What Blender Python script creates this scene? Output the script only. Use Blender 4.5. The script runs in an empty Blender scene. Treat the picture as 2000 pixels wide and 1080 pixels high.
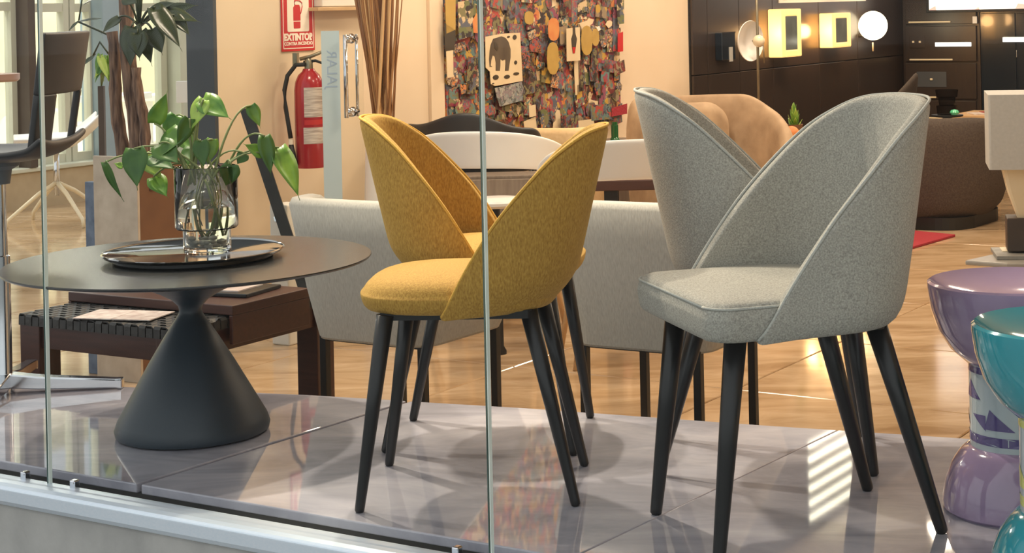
import bpy, bmesh, math, random
from mathutils import Vector, Matrix
random.seed(7)
S = bpy.context.scene
COL = S.collection
# ------------------------------------------------------------------ camera
# metres; shop-window platform top is z = 0, shop floor behind it is z = ZF
FPX, PU, PV, EYE, ROLL = 3400.0, 1250.0, 5.0, 1.07, math.radians(1.2)
ZF = -0.25
cam = bpy.data.cameras.new('camera'); cam_o = bpy.data.objects.new('camera', cam); COL.objects.link(cam_o)
cam.sensor_width = 36; cam.lens = FPX / 2000 * 36
cam.shift_x = (1000 - PU) / 2000; cam.shift_y = -(540 - PV) / 2000
cam.clip_end = 200; cam.clip_start = .05
cam_o.matrix_world = Matrix.Translation((0, 0, EYE)) @ Matrix.Rotation(math.radians(90), 4, 'X') @ Matrix.Rotation(-ROLL, 4, 'Z')
S.camera = cam_o
# ------------------------------------------------------------------ world, lights, exposure
w = bpy.data.worlds.new('world'); S.world = w; w.use_nodes = True
bg = w.node_tree.nodes['Background']
bg.inputs[0].default_value = (.97, .985, 1.0, 1); bg.inputs[1].default_value = 1.1
S.view_settings.view_transform = 'Standard'; S.view_settings.look = 'None'
S.view_settings.exposure = 0.0; S.view_settings.gamma = 1.0
S.view_settings.use_curve_mapping = False
S.cycles.use_denoising = True
S.cycles.transparent_max_bounces = 24
WARM = (1.0, .82, .63)
def area(name, loc, size, power, col=WARM, rot=(0, 0, 0), sizey=None):
    l = bpy.data.lights.new(name, 'AREA'); l.energy = power; l.color = col; l.size = size
    if sizey: l.shape = 'RECTANGLE'; l.size_y = sizey
    o = bpy.data.objects.new(name, l); COL.objects.link(o); o.location = loc; o.rotation_euler = rot
    return o
CEIL = 2.55
# added unseen fill lights to brighten the neighbouring unit across the passage
for x, y in ((-5.4, 11.5), (-4.6, 14.0), (-3.6, 16.5)):
    area('neighbour_fill', (x, y, 3.0), 1.2, 110, (1, .94, .78))
LAMPS = [(-1.0, 6.0, 28), (.7, 5.6, 28), (-.35, 7.6, 38), (1.3, 7.6, 34), (.9, 9.6, 42), (2.6, 9.4, 32), (2.1, 11.6, 28), (3.6, 7.2, 22)]
for x, y, p in LAMPS:
    area('ceiling_lamp', (x, y, CEIL - .03), .45, p)
# two spots over the display platform
for (x, y), (tx, ty), p in [((-1.25, 5.0), (-.35, 4.1), 190), ((-.55, 5.1), (.4, 3.7), 190), ((-1.9, 4.7), (-1.2, 4.3), 90)]:
    l = bpy.data.lights.new('ceiling_spot', 'SPOT'); l.energy = p; l.color = (1, .87, .70); l.spot_size = math.radians(62); l.spot_blend = .5; l.shadow_soft_size = .04
    o = bpy.data.objects.new('ceiling_spot', l); COL.objects.link(o); o.location = (x, y, CEIL - .05)
    o.rotation_euler = (Vector((tx, ty, 0)) - Vector((x, y, CEIL))).to_track_quat('-Z', 'Y').to_euler()

# ------------------------------------------------------------------ geometry helpers
CR, SR = math.cos(ROLL), math.sin(ROLL)
def ray(u, v):
    dx, dy = u - PU, v - PV
    return (dx * CR - dy * SR) / FPX, (dx * SR + dy * CR) / FPX
def at(u, v, d):
    X, Y = ray(u, v); return Vector((X * d, d, EYE - Y * d))
def fl(u, v, z=0.0):
    return at(u, v, (EYE - z) / ray(u, v)[1])
def pm(d): return d / FPX          # metres per pixel at depth d
A30 = math.radians(30)
E1 = Vector((math.cos(A30), -math.sin(A30), 0)); E2 = Vector((math.sin(A30), math.cos(A30), 0))   # shop axes: along the glass / into the shop
W0 = at(605, 200, 7.5); WN = Vector((E2.y, -E2.x, 0))
def wl(u, v, off=0.0):             # pixel -> (s, z) on the long side wall
    X, Y = ray(u, v); o = W0 + WN * off
    t = (o.x * WN.x + o.y * WN.y) / (X * WN.x + WN.y)
    return (X * t - W0.x) * E2.x + (t - W0.y) * E2.y, EYE - Y * t
def wp(s, z, off=0.0):
    p = W0 + E2 * s + WN * off; return Vector((p.x, p.y, z))

def link(name, me, mat, parent=None, smooth=False, loc=(0, 0, 0), rot=(0, 0, 0)):
    o = bpy.data.objects.new(name, me); COL.objects.link(o)
    if mat: me.materials.append(mat) if len(me.materials) == 0 else None
    o.location = loc; o.rotation_euler = rot
    if parent: o.parent = parent
    if smooth: me.polygons.foreach_set('use_smooth', [True] * len(me.polygons))
    return o
def mesh(name, vs, fs, mat, parent=None, smooth=False, loc=(0, 0, 0), rot=(0, 0, 0)):
    me = bpy.data.meshes.new(name); me.from_pydata([tuple(v) for v in vs], [], fs); me.update()
    bm = bmesh.new(); bm.from_mesh(me); bmesh.ops.recalc_face_normals(bm, faces=bm.faces); bm.to_mesh(me); bm.free()
    return link(name, me, mat, parent, smooth, loc, rot)
def tag(o, label, cat, group=None):
    o['label'] = label; o['category'] = cat
    if group: o['group'] = group
    return o
def struct(o, label=None):
    o['kind'] = 'structure'
    if label: o['label'] = label
    return o
def thing(name, label, cat, loc=(0, 0, 0), rotz=0.0, group=None):
    o = bpy.data.objects.new(name, None); COL.objects.link(o); o.empty_display_size = .1
    o.location = loc; o.rotation_euler = (0, 0, rotz)
    return tag(o, label, cat, group)
def mod_bevel(o, w=.004, seg=2, angle=35):
    m = o.modifiers.new('bevel', 'BEVEL'); m.width = w; m.segments = seg; m.limit_method = 'ANGLE'; m.angle_limit = math.radians(angle); return o
def mod_sub(o, n=1):
    m = o.modifiers.new('sub', 'SUBSURF'); m.levels = n; m.render_levels = n; return o
BOXF = [(0, 1, 3, 2), (4, 6, 7, 5), (0, 4, 5, 1), (2, 3, 7, 6), (0, 2, 6, 4), (1, 5, 7, 3)]
def box(name, lo, hi, mat, parent=None, bevel=0.0, loc=(0, 0, 0), rot=(0, 0, 0), smooth=False):
    vs = [(x, y, z) for x in (lo[0], hi[0]) for y in (lo[1], hi[1]) for z in (lo[2], hi[2])]
    o = mesh(name, vs, BOXF, mat, parent, smooth, loc, rot)
    if bevel: mod_bevel(o, bevel)
    return o
def lathe(name, prof, mat, parent=None, seg=48, loc=(0, 0, 0), rot=(0, 0, 0), smooth=True, sx=1, sy=1):
    vs, fs, rings = [], [], []
    for r, z in prof:
        if r < 1e-6: rings.append([len(vs)]); vs.append((0, 0, z))
        else:
            rings.append(list(range(len(vs), len(vs) + seg)))
            vs += [(r * math.cos(2 * math.pi * k / seg) * sx, r * math.sin(2 * math.pi * k / seg) * sy, z) for k in range(seg)]
    for a, b in zip(rings, rings[1:]):
        for k in range(seg):
            k2 = (k + 1) % seg
            if len(a) == 1 and len(b) > 1: fs.append((a[0], b[k], b[k2]))
            elif len(b) == 1 and len(a) > 1: fs.append((a[k], a[k2], b[0]))
            elif len(a) > 1: fs.append((a[k], a[k2], b[k2], b[k]))
    o = mesh(name, vs, fs, mat, parent, smooth, loc, rot)
    if smooth:
        m = o.data; 
        try: m.set_sharp_from_angle(angle=math.radians(40))
        except Exception: pass
    return o
def tube_data(pts, rad, seg=8, vs=None, fs=None):
    vs = [] if vs is None else vs; fs = [] if fs is None else fs
    pts = [Vector(p) for p in pts]; n = len(pts)
    if not isinstance(rad, (list, tuple)): rad = [rad] * n
    up = Vector((0, 0, 1)); rings = []
    for i, p in enumerate(pts):
        t = (pts[min(i + 1, n - 1)] - pts[max(i - 1, 0)]).normalized()
        a = t.cross(up)
        if a.length < .05: a = t.cross(Vector((1, 0, 0)))
        a.normalize(); b = t.cross(a).normalized(); 
        rings.append(list(range(len(vs), len(vs) + seg)))
        vs += [p + (a * math.cos(2 * math.pi * k / seg) + b * math.sin(2 * math.pi * k / seg)) * rad[i] for k in range(seg)]
    for A, B in zip(rings, rings[1:]):
        for k in range(seg): fs.append((A[k], A[(k + 1) % seg], B[(k + 1) % seg], B[k]))
    fs.append(tuple(rings[0])); fs.append(tuple(reversed(rings[-1])))
    return vs, fs
def tube(name, pts, rad, mat, parent=None, seg=8, smooth=True):
    vs, fs = tube_data(pts, rad, seg); return mesh(name, vs, fs, mat, parent, smooth)
def bez(p0, p1, p2, n=8):
    p0, p1, p2 = Vector(p0), Vector(p1), Vector(p2)
    return [p0 * (1 - t) ** 2 + p1 * 2 * t * (1 - t) + p2 * t * t for t in [k / n for k in range(n + 1)]]
def prism(name, poly, y0, y1, mat, parent=None, bevel=0, smooth=False, loc=(0, 0, 0), rot=(0, 0, 0)):
    # poly in local X/Z, extruded along local Y
    n = len(poly); vs = [(x, y0, z) for x, z in poly] + [(x, y1, z) for x, z in poly]
    fs = [tuple(range(n)), tuple(reversed(range(n, 2 * n)))] + [(k, (k + 1) % n, n + (k + 1) % n, n + k) for k in range(n)]
    o = mesh(name, vs, fs, mat, parent, smooth, loc, rot)
    if bevel: mod_bevel(o, bevel)
    return o
def slab(name, poly, z0, z1, mat, parent=None, bevel=0, loc=(0, 0, 0), rot=(0, 0, 0), smooth=False):
    n = len(poly); vs = [(p[0], p[1], z0) for p in poly] + [(p[0], p[1], z1) for p in poly]
    fs = [tuple(reversed(range(n))), tuple(range(n, 2 * n))] + [(k, (k + 1) % n, n + (k + 1) % n, n + k) for k in range(n)]
    o = mesh(name, vs, fs, mat, parent, smooth, loc, rot)
    if bevel: mod_bevel(o, bevel)
    return o
def rrect(x0, x1, y0, y1, r, n=6):
    out = []
    for cx, cy, a0 in ((x1 - r, y1 - r, 0), (x0 + r, y1 - r, 90), (x0 + r, y0 + r, 180), (x1 - r, y0 + r, 270)):
        for k in range(n + 1):
            a = math.radians(a0 + 90 * k / n); out.append((cx + r * math.cos(a), cy + r * math.sin(a)))
    return out
def layered(name, outline, layers, mat, parent=None, c=(0, 0), smooth=True, loc=(0, 0, 0), rot=(0, 0, 0), zf=None):
    # outline polygon repeated at each (scale, z); closed top and bottom
    vs, fs = [], []; n = len(outline)
    for s, z in layers:
        for (x, y) in outline:
            X, Y = c[0] + (x - c[0]) * s, c[1] + (y - c[1]) * s
            vs.append((X, Y, z + (zf(X, Y, z) if zf else 0)))
    for i in range(len(layers) - 1):
        for k in range(n):
            k2 = (k + 1) % n; fs.append((i * n + k, i * n + k2, (i + 1) * n + k2, (i + 1) * n + k))
    fs.append(tuple(reversed(range(n)))); fs.append(tuple(range((len(layers) - 1) * n, len(layers) * n)))
    return mesh(name, vs, fs, mat, parent, smooth, loc, rot)
def grid(name, fn, nu, nv, mat, parent=None, smooth=True, loc=(0, 0, 0), rot=(0, 0, 0), closed=False):
    vs = [fn(i / nu, j / nv) for j in range(nv + 1) for i in range(nu + 1)]
    fs = [(j * (nu + 1) + i, j * (nu + 1) + i + 1, (j + 1) * (nu + 1) + i + 1, (j + 1) * (nu + 1) + i) for j in range(nv) for i in range(nu)]
    return mesh(name, vs, fs, mat, parent, smooth, loc, rot)
def text(name, body, size, mat, parent, loc, rot=(math.pi / 2, 0, 0), depth=.0008, sx=1.0, bold=0.0):
    cu = bpy.data.curves.new(name, 'FONT'); cu.body = body; cu.size = size; cu.extrude = depth; cu.offset = bold
    cu.align_x = 'CENTER'; cu.align_y = 'CENTER'
    t = bpy.data.objects.new(name + '_curve', cu); COL.objects.link(t)
    me = bpy.data.meshes.new_from_object(t.evaluated_get(bpy.context.evaluated_depsgraph_get()))
    bpy.data.objects.remove(t); bpy.data.curves.remove(cu)
    me.materials.clear()
    o = link(name, me, mat, parent, False, loc, rot); o.scale = (sx, 1, 1); return o
def copy_tree(root, label, loc, rotz, group=None):
    r = root.copy(); COL.objects.link(r); r.location = loc; r.rotation_euler = (0, 0, rotz); r['label'] = label
    for ch in root.children:
        c = ch.copy(); COL.objects.link(c); c.parent = r
        for g in ch.children:
            d = g.copy(); COL.objects.link(d); d.parent = c
    return r

# ------------------------------------------------------------------ materials
def sr(*c):
    if len(c) == 1: c = tuple(int(c[0][i:i + 2], 16) for i in (0, 2, 4))
    f = lambda x: x / 12.92 if x <= .04045 else ((x + .055) / 1.055) ** 2.4
    return tuple(f(x / 255) for x in c) + (1,)
def M(name, col, rough=.5, metal=0, col2=None, scale=20, stretch=(1, 1, 1), contrast=.5, bump=0, bscale=None, spec=.5, coat=0, sheen=0, emit=0, ecol=None, detail=4, rough2=None, tint=None):
    m = bpy.data.materials.new(name); m.use_nodes = True; nt = m.node_tree; b = nt.nodes['Principled BSDF']
    b.inputs['Base Color'].default_value = col; b.inputs['Roughness'].default_value = rough; b.inputs['Metallic'].default_value = metal
    b.inputs['Specular IOR Level'].default_value = spec; b.inputs['Coat Weight'].default_value = coat; b.inputs['Coat Roughness'].default_value = .05
    b.inputs['Sheen Weight'].default_value = sheen
    if sheen: b.inputs['Sheen Tint'].default_value = tint or col
    if emit:
        b.inputs['Emission Color'].default_value = ecol or col; b.inputs['Emission Strength'].default_value = emit
    if col2 or bump:
        tc = nt.nodes.new('ShaderNodeTexCoord'); mp = nt.nodes.new('ShaderNodeMapping'); mp.inputs['Scale'].default_value = stretch
        nt.links.new(tc.outputs['Object'], mp.inputs[0])
        nz = nt.nodes.new('ShaderNodeTexNoise'); nz.inputs['Scale'].default_value = scale; nz.inputs['Detail'].default_value = detail
        nt.links.new(mp.outputs[0], nz.inputs[0])
        if col2:
            rp = nt.nodes.new('ShaderNodeValToRGB'); rp.color_ramp.elements[0].position = .5 - contrast / 2; rp.color_ramp.elements[1].position = .5 + contrast / 2
            rp.color_ramp.elements[0].color = col; rp.color_ramp.elements[1].color = col2
            nt.links.new(nz.outputs[0], rp.inputs[0]); nt.links.new(rp.outputs[0], b.inputs['Base Color'])
        if bump:
            nb = nz
            if bscale:
                nb = nt.nodes.new('ShaderNodeTexNoise'); nb.inputs['Scale'].default_value = bscale; nb.inputs['Detail'].default_value = 3
                nt.links.new(mp.outputs[0], nb.inputs[0])
            bp = nt.nodes.new('ShaderNodeBump'); bp.inputs['Strength'].default_value = bump; bp.inputs['Distance'].default_value = .01
            nt.links.new(nb.outputs[0], bp.inputs['Height']); nt.links.new(bp.outputs[0], b.inputs['Normal'])
    return m
def glass_pane(name, tint=(.987, .998, .992, 1), ior=1.45, gl=.16):
    m = bpy.data.materials.new(name); m.use_nodes = True; nt = m.node_tree; nt.nodes.clear()
    o = nt.nodes.new('ShaderNodeOutputMaterial'); mx = nt.nodes.new('ShaderNodeMixShader'); t = nt.nodes.new('ShaderNodeBsdfTransparent'); g = nt.nodes.new('ShaderNodeBsdfGlossy'); f = nt.nodes.new('ShaderNodeFresnel')
    t.inputs[0].default_value = tint; g.inputs['Roughness'].default_value = .0; g.inputs[0].default_value = (gl, gl, gl, 1); f.inputs[0].default_value = ior
    # the same reflectance from both sides of the sheet
    gm = nt.nodes.new('ShaderNodeNewGeometry'); ma = nt.nodes.new('ShaderNodeMath'); ma.operation = 'MULTIPLY_ADD'
    ma.inputs[1].default_value = 1 / ior - ior; ma.inputs[2].default_value = ior
    nt.links.new(gm.outputs['Backfacing'], ma.inputs[0]); nt.links.new(ma.outputs[0], f.inputs[0])
    nt.links.new(f.outputs[0], mx.inputs[0]); nt.links.new(t.outputs[0], mx.inputs[1]); nt.links.new(g.outputs[0], mx.inputs[2]); nt.links.new(mx.outputs[0], o.inputs[0])
    return m
def glass_solid(name, col=(1, 1, 1, 1), ior=1.45, rough=0):
    m = bpy.data.materials.new(name); m.use_nodes = True; b = m.node_tree.nodes['Principled BSDF']
    b.inputs['Base Color'].default_value = col; b.inputs['Transmission Weight'].default_value = 1; b.inputs['IOR'].default_value = ior; b.inputs['Roughness'].default_value = rough
    return m
def marble(name, c1, c2, c3, rough, scale=1.6, coat=0, seed=0, stretch=(1, 2.4, 1)):
    m = bpy.data.materials.new(name); m.use_nodes = True; nt = m.node_tree; b = nt.nodes['Principled BSDF']
    g = nt.nodes.new('ShaderNodeNewGeometry'); mp = nt.nodes.new('ShaderNodeMapping'); mp.inputs['Scale'].default_value = stretch; mp.inputs['Location'].default_value = (seed, seed * .7, 0); mp.inputs['Rotation'].default_value = (0, 0, .5)
    nt.links.new(g.outputs['Position'], mp.inputs[0])
    n1 = nt.nodes.new('ShaderNodeTexNoise'); n1.inputs['Scale'].default_value = scale; n1.inputs['Detail'].default_value = 8; n1.inputs['Distortion'].default_value = .8; n1.inputs['Roughness'].default_value = .62
    nt.links.new(mp.outputs[0], n1.inputs[0])
    r = nt.nodes.new('ShaderNodeValToRGB'); e = r.color_ramp.elements; e[0].position = .32; e[0].color = c1; e[1].position = .68; e[1].color = c3; x = r.color_ramp.elements.new(.5); x.color = c2
    nt.links.new(n1.outputs[0], r.inputs[0]); nt.links.new(r.outputs[0], b.inputs['Base Color'])
    b.inputs['Roughness'].default_value = rough; b.inputs['Coat Weight'].default_value = coat; b.inputs['Coat Roughness'].default_value = .03
    return m
m_yellow = M('yellow chenille fabric', sr(148, 108, 36), .85, col2=sr(190, 150, 68), scale=300, stretch=(1, 1, .35), contrast=.42, bump=.12, sheen=.25, tint=sr(240, 200, 110))
m_yellow_edge = M('yellow welt', sr(196, 148, 52), .85, col2=sr(222, 178, 84), scale=300, bump=.2, sheen=.2)
m_grey = M('grey wool fabric', sr(136, 133, 125), .9, col2=sr(184, 181, 170), scale=300, contrast=.42, bump=.12, sheen=.2)
m_grey_edge = M('grey welt', sr(160, 160, 152), .9, col2=sr(196, 196, 188), scale=330, bump=.2)
m_leg = M('black lacquered wood', sr(16, 16, 18), .32, col2=sr(24, 24, 26), scale=40, spec=.5)
m_armchair = M('pale grey ribbed fabric', sr(162, 159, 150), .9, col2=sr(190, 186, 176), scale=300, stretch=(1, 1, .12), contrast=.6, bump=.1)
m_blackmetal = M('black metal', sr(18, 18, 18), .4, col2=sr(24, 24, 24), scale=50)
m_table = M('dark slate table top', sr(44, 44, 44), .27, col2=sr(54, 54, 53), scale=60, spec=.5)
m_cone = M('blue black coated cone', sr(34, 46, 56), .42, col2=sr(40, 52, 62), scale=140, contrast=.8, bump=.04, spec=.55)
m_tray = M('black mirror glass', sr(14, 15, 15), .04, col2=sr(20, 20, 20), scale=20, spec=.8, coat=1)
m_darkrim = M('dark rim', sr(22, 24, 26), .3, col2=sr(28, 30, 32), scale=20)
m_chrome = M('chrome', sr(205, 208, 212), .12, metal=1, col2=sr(215, 218, 222), scale=8)
m_alu = M('brushed aluminium', sr(206, 220, 230), .30, metal=.35, col2=sr(216, 226, 234), scale=30, stretch=(.3, 8, 8))
m_concrete = M('concrete plinth', sr(140, 141, 138), .9, col2=sr(178, 178, 173), scale=7, stretch=(1, 1, .7), contrast=.6, bump=.35, bscale=26)
m_groove = M('dark joint', sr(70, 66, 62), .6, col2=sr(80, 76, 72), scale=20)
m_platform = [marble('grey marble %d' % k, sr(142, 141, 152), sr(172, 170, 180), sr(194, 191, 198), .035, seed=k * 3.1, scale=2.0, coat=.3) for k in range(3)]
m_tile = [marble('beige travertine %d' % k, sr(164, 132, 96), sr(188, 158, 122), sr(208, 180, 146), .10, seed=k * 5.3, scale=2.2, stretch=(1, 3.2, 1)) for k in range(3)]
m_wall = M('beige painted wall', sr(226, 203, 172), .75, col2=sr(232, 211, 182), scale=3, bump=.03, bscale=120)
m_white = M('white plaster', sr(232, 226, 214), .6, col2=sr(238, 232, 222), scale=4)
m_walldark = M('dark stained veneer', sr(46, 38, 33), .28, col2=sr(62, 50, 42), scale=10, stretch=(8, 8, .7), contrast=.6, spec=.5)
m_blue = M('blue black lacquer', sr(26, 34, 42), .16, col2=sr(32, 40, 48), scale=4, coat=.5)
m_darksteel = M('charcoal cladding', sr(62, 66, 72), .5, col2=sr(72, 76, 80), scale=6)
m_brown = M('brown hardwood', sr(58, 35, 28), .38, col2=sr(82, 50, 40), scale=14, stretch=(.6, 8, 8), contrast=.7)
m_leather = M('black leather strap', sr(36, 36, 36), .5, col2=sr(56, 54, 50), scale=50, bump=.3)
m_paper = M('printed paper', sr(226, 216, 208), .6, col2=sr(196, 176, 168), scale=30, contrast=.3)
m_glass = glass_pane('clear glass sheet')
m_gedge = M('green glass edge', sr(52, 74, 70), .12, col2=sr(84, 110, 102), scale=3, spec=.8, coat=1)
m_gedge_glow = M('glass edge glow', sr(232, 248, 238), .1, col2=sr(240, 252, 244), scale=3, coat=1)  # light glowing in the edge is put into this near-white colour
m_purple = M('lilac glazed ceramic', sr(152, 132, 164), .12, col2=sr(162, 142, 172), scale=5, coat=.6)
m_palemint = M('pale glaze', sr(178, 190, 196), .15, col2=sr(186, 198, 202), scale=5, coat=.5)
m_purpledk = M('violet glaze', sr(88, 78, 128), .15, col2=sr(98, 88, 138), scale=5, coat=.5)
m_teal = M('turquoise glazed ceramic', sr(52, 148, 162), .1, col2=sr(64, 160, 172), scale=5, coat=.6)
m_lime = M('yellow green glaze', sr(206, 208, 110), .15, col2=sr(214, 216, 122), scale=5, coat=.5)
m_red = M('extinguisher red', sr(168, 26, 38), .25, col2=sr(180, 34, 44), scale=6, coat=.4)
m_signred = M('sign red', sr(196, 44, 44), .4, col2=sr(204, 52, 50), scale=6)
m_signwhite = M('sign white', sr(246, 232, 212), .5, col2=sr(248, 236, 220), scale=6)
m_rubber = M('black rubber', sr(28, 28, 28), .5, col2=sr(36, 36, 36), scale=30)
m_brass = M('dull valve metal', sr(140, 132, 112), .35, metal=.8, col2=sr(158, 150, 128), scale=20)
m_label = M('extinguisher label print', sr(226, 214, 204), .5, col2=sr(176, 162, 154), scale=55, stretch=(.3, .3, 3), contrast=.25)
m_frost = M('frosted film', sr(184, 204, 208), .55, col2=sr(192, 210, 212), scale=6)
m_frosttxt = M('blue etched letters', sr(158, 178, 198), .5, col2=sr(164, 184, 202), scale=6)
m_reed = [M('dry reed %d' % k, sr(*c), .7, col2=sr(*[min(255, x + 22) for x in c]), scale=20, stretch=(4, 4, .5)) for k, c in enumerate([(150, 104, 58), (186, 140, 86), (120, 80, 44), (212, 170, 116)])]
m_leaf = M('pothos leaf', sr(58, 112, 34), .36, col2=sr(132, 170, 62), scale=16, contrast=.35, spec=.5)
m_leafdk = M('pothos leaf dark', sr(44, 86, 28), .4, col2=sr(84, 122, 42), scale=16, contrast=.5, spec=.5)
m_leaflt = M('pothos leaf light', sr(112, 156, 48), .36, col2=sr(176, 196, 92), scale=14, contrast=.4, spec=.5)
m_philo = M('dark philodendron leaf', sr(34, 48, 26), .3, col2=sr(62, 72, 38), scale=8, contrast=.5, spec=.5)
m_stem = M('green stem', sr(118, 132, 76), .5, col2=sr(148, 156, 104), scale=30)
m_root = M('pale root', sr(150, 150, 120), .6, col2=sr(110, 116, 84), scale=40)
m_bark = M('brown bark', sr(72, 52, 42), .8, col2=sr(146, 116, 94), scale=16, stretch=(5, 5, .6), contrast=.3, bump=.7)
m_pebble = M('grey pebble', sr(150, 148, 140), .4, col2=sr(186, 184, 176), scale=20)
m_vase = glass_solid('vase glass', (.985, 1, .99, 1))
m_water = glass_solid('water', (.96, .99, .97, 1), 1.33)
m_stone = M('travertine slab', sr(178, 160, 138), .6, col2=sr(206, 190, 168), scale=16, contrast=.5)
m_rust = M('rust brown panel', sr(96, 64, 40), .6, col2=sr(130, 90, 58), scale=7, contrast=.6)
m_slate = M('blue grey stone', sr(74, 88, 108), .6, col2=sr(120, 134, 152), scale=22, contrast=.5)
m_whiteplastic = M('white moulded plastic', sr(236, 232, 224), .35, col2=sr(240, 236, 230), scale=5)
m_beige = M('beige upholstery', sr(204, 172, 126), .85, col2=sr(216, 186, 142), scale=60, bump=.1)
m_tan = M('tan velvet', sr(146, 120, 92), .8, col2=sr(184, 156, 124), scale=11, contrast=.5, sheen=.3, tint=sr(240, 210, 170))
m_choc = M('dark brown wool', sr(62, 52, 45), .9, col2=sr(82, 71, 62), scale=120, contrast=.4, bump=.15)
m_greywood = M('grey brown veneer', sr(104, 90, 78), .5, col2=sr(126, 112, 98), scale=12, stretch=(6, 6, .6))
m_redrug = M('red rug', sr(150, 36, 48), .95, col2=sr(166, 50, 58), scale=90, bump=.4)
m_cream = M('cream wall', sr(222, 214, 178), .7, col2=sr(236, 230, 202), scale=2)
m_frame = M('pale grey frame', sr(198, 198, 178), .4, col2=sr(208, 208, 190), scale=4)
m_framedk = M('brown post', sr(70, 56, 46), .5, col2=sr(80, 66, 54), scale=10)
m_bluepost = M('pale blue grey post', sr(140, 160, 172), .4, col2=sr(156, 174, 184), scale=4)
m_curb = M('sandstone curb', sr(176, 156, 124), .7, col2=sr(192, 172, 140), scale=9)
m_lamp = M('amber lamp glass', sr(255, 214, 140), .4, col2=sr(255, 220, 150), scale=3, emit=1.05, ecol=(1, .60, .20, 1))
m_globe = M('lit globe', sr(255, 250, 235), .3, col2=sr(255, 250, 238), scale=3, emit=6, ecol=sr(255, 236, 196))
m_reflection = M('white reflection bar', sr(255, 252, 240), .3, col2=sr(255, 252, 242), scale=3, emit=2.2, ecol=sr(255, 250, 240))  # emission imitates bright reflections on the cabinet fronts
m_day = M('daylit frosted slat', sr(255, 250, 236), .4, col2=sr(255, 250, 238), scale=3, emit=5, ecol=sr(255, 246, 220))
m_mirror = M('small mirror', sr(120, 126, 122), .12, metal=.35, col2=sr(150, 156, 150), scale=9)
m_shadegrey = M('grey lamp shade', sr(176, 174, 168), .7, col2=sr(186, 184, 178), scale=80)
m_creamcer = M('cream ceramic', sr(232, 216, 180), .3, col2=sr(238, 222, 190), scale=6)
m_darkbox = M('dark wood block', sr(64, 54, 46), .5, col2=sr(76, 64, 54), scale=14)
m_book = M('grey book', sr(120, 118, 112), .5, col2=sr(150, 148, 142), scale=20)
m_greentop = M('grey table top', sr(150, 146, 138), .25, col2=sr(160, 156, 148), scale=20)
m_bottle = M('green bottle glass', sr(24, 84, 44), .15, col2=sr(30, 96, 50), scale=5, coat=.5)
m_stool = M('black moulded seat', sr(40, 39, 40), .42, col2=sr(48, 47, 48), scale=30)
m_greyplastic = M('grey plastic hub', sr(88, 96, 102), .45, col2=sr(96, 104, 110), scale=10)
m_woodlt = M('pale wood', sr(196, 158, 112), .5, col2=sr(210, 174, 128), scale=12, stretch=(.6, 6, 6))
m_ground = M('street paving', sr(138, 138, 136), .85, col2=sr(156, 156, 152), scale=6)

# ================================================================== STRUCTURE
# shop floor: slab plus separate travertine tiles along the shop axes
def inaxes(p): return Vector(p).dot(E1), Vector(p).dot(E2)
floor = struct(slab('floor', [(-9, 4.0), (7.5, 4.0), (7.5, 19), (-9, 19)], ZF - .12, ZF - .008, m_groove))
TS = 0.9
tile_me = {}
def tile_mesh(k, w, h, t, mats, nm):
    key = (nm, k)
    if key not in tile_me:
        me = bpy.data.meshes.new(nm); x, y = w / 2, h / 2; b = .003
        vs = [(-x, -y, 0), (x, -y, 0), (x, y, 0), (-x, y, 0), (-x, -y, t - b), (x, -y, t - b), (x, y, t - b), (-x, y, t - b), (-x + b, -y + b, t), (x - b, -y + b, t), (x - b, y - b, t), (-x + b, y - b, t)]
        fs = [(8, 9, 10, 11)] + [(i, (i + 1) % 4, 4 + (i + 1) % 4, 4 + i) for i in range(4)] + [(4 + i, 4 + (i + 1) % 4, 8 + (i + 1) % 4, 8 + i) for i in range(4)]
        me.from_pydata(vs, [], fs); me.update(); me.materials.append(mats[k % len(mats)]); tile_me[key] = me
    return tile_me[key]
nt = 0
for i in range(-12, 6):
    for j in range(1, 21):
        c = E1 * (i + .5) * TS + E2 * (j + .35) * TS
        if c.y < 4.6 or c.y > 16 or abs(c.x) / c.y > .62 or c.x < -7: continue
        u = PU + c.x / c.y * FPX
        if u < -500 or u > 2500: continue
        if c.x > 3.4 or c.y > 15: continue
        o = link('floor_tile', tile_mesh((i * 7 + j * 3) % 3, TS - .006, TS - .006, .02, m_tile, 'floor_tile'), None, floor, False, (c.x, c.y, ZF - .02), (0, 0, -A30)); nt += 1
# display platform: core plus marble slabs
GL = [fl(97, 930), fl(960, 1080)]                     # foot of the two visible glass joints
gdir = (GL[1] - GL[0]).normalized(); gang = math.atan2(gdir.y, gdir.x); PW = (GL[1] - GL[0]).length
def gl(t, off=0.0, z=0.0):                             # point along the glass line, off = into the shop
    p = GL[0] + gdir * t + Vector((-gdir.y, gdir.x, 0)) * off; return Vector((p.x, p.y, z))
back = [fl(u, v) for u, v in ((-260, 738), (100, 749), (600, 771), (1030, 797), (1500, 831), (1900, 857), (2500, 893))]
seamA, seamB = fl(268, 946), fl(742, 800)              # broad joint between the two platform halves
sd = (seamB - seamA).normalized(); sn = Vector((sd.y, -sd.x, 0))
def line_x(p, d, q, e):                                # intersection of two plan lines
    den = d.x * e.y - d.y * e.x; t = ((q.x - p.x) * e.y - (q.y - p.y) * e.x) / den; return p + d * t
def back_hit(p, d):
    for a, b in zip(back, back[1:]):
        q = line_x(p, d, a, b - a)
        if min(a.x, b.x) - 1e-6 <= q.x <= max(a.x, b.x) + 1e-6: return q
    return p + d * 1.5
front0, front1 = gl(-1.8, .045), gl(3.1, .045)
core = [gl(-1.8, .06), gl(3.1, .06)] + [back[k] + Vector((0, -.01, 0)) for k in range(len(back) - 1, -1, -1)]
platform = struct(slab('platform', [(p.x, p.y) for p in core], ZF, -.022, m_groove), 'low raised display platform behind the shop window')
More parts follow.
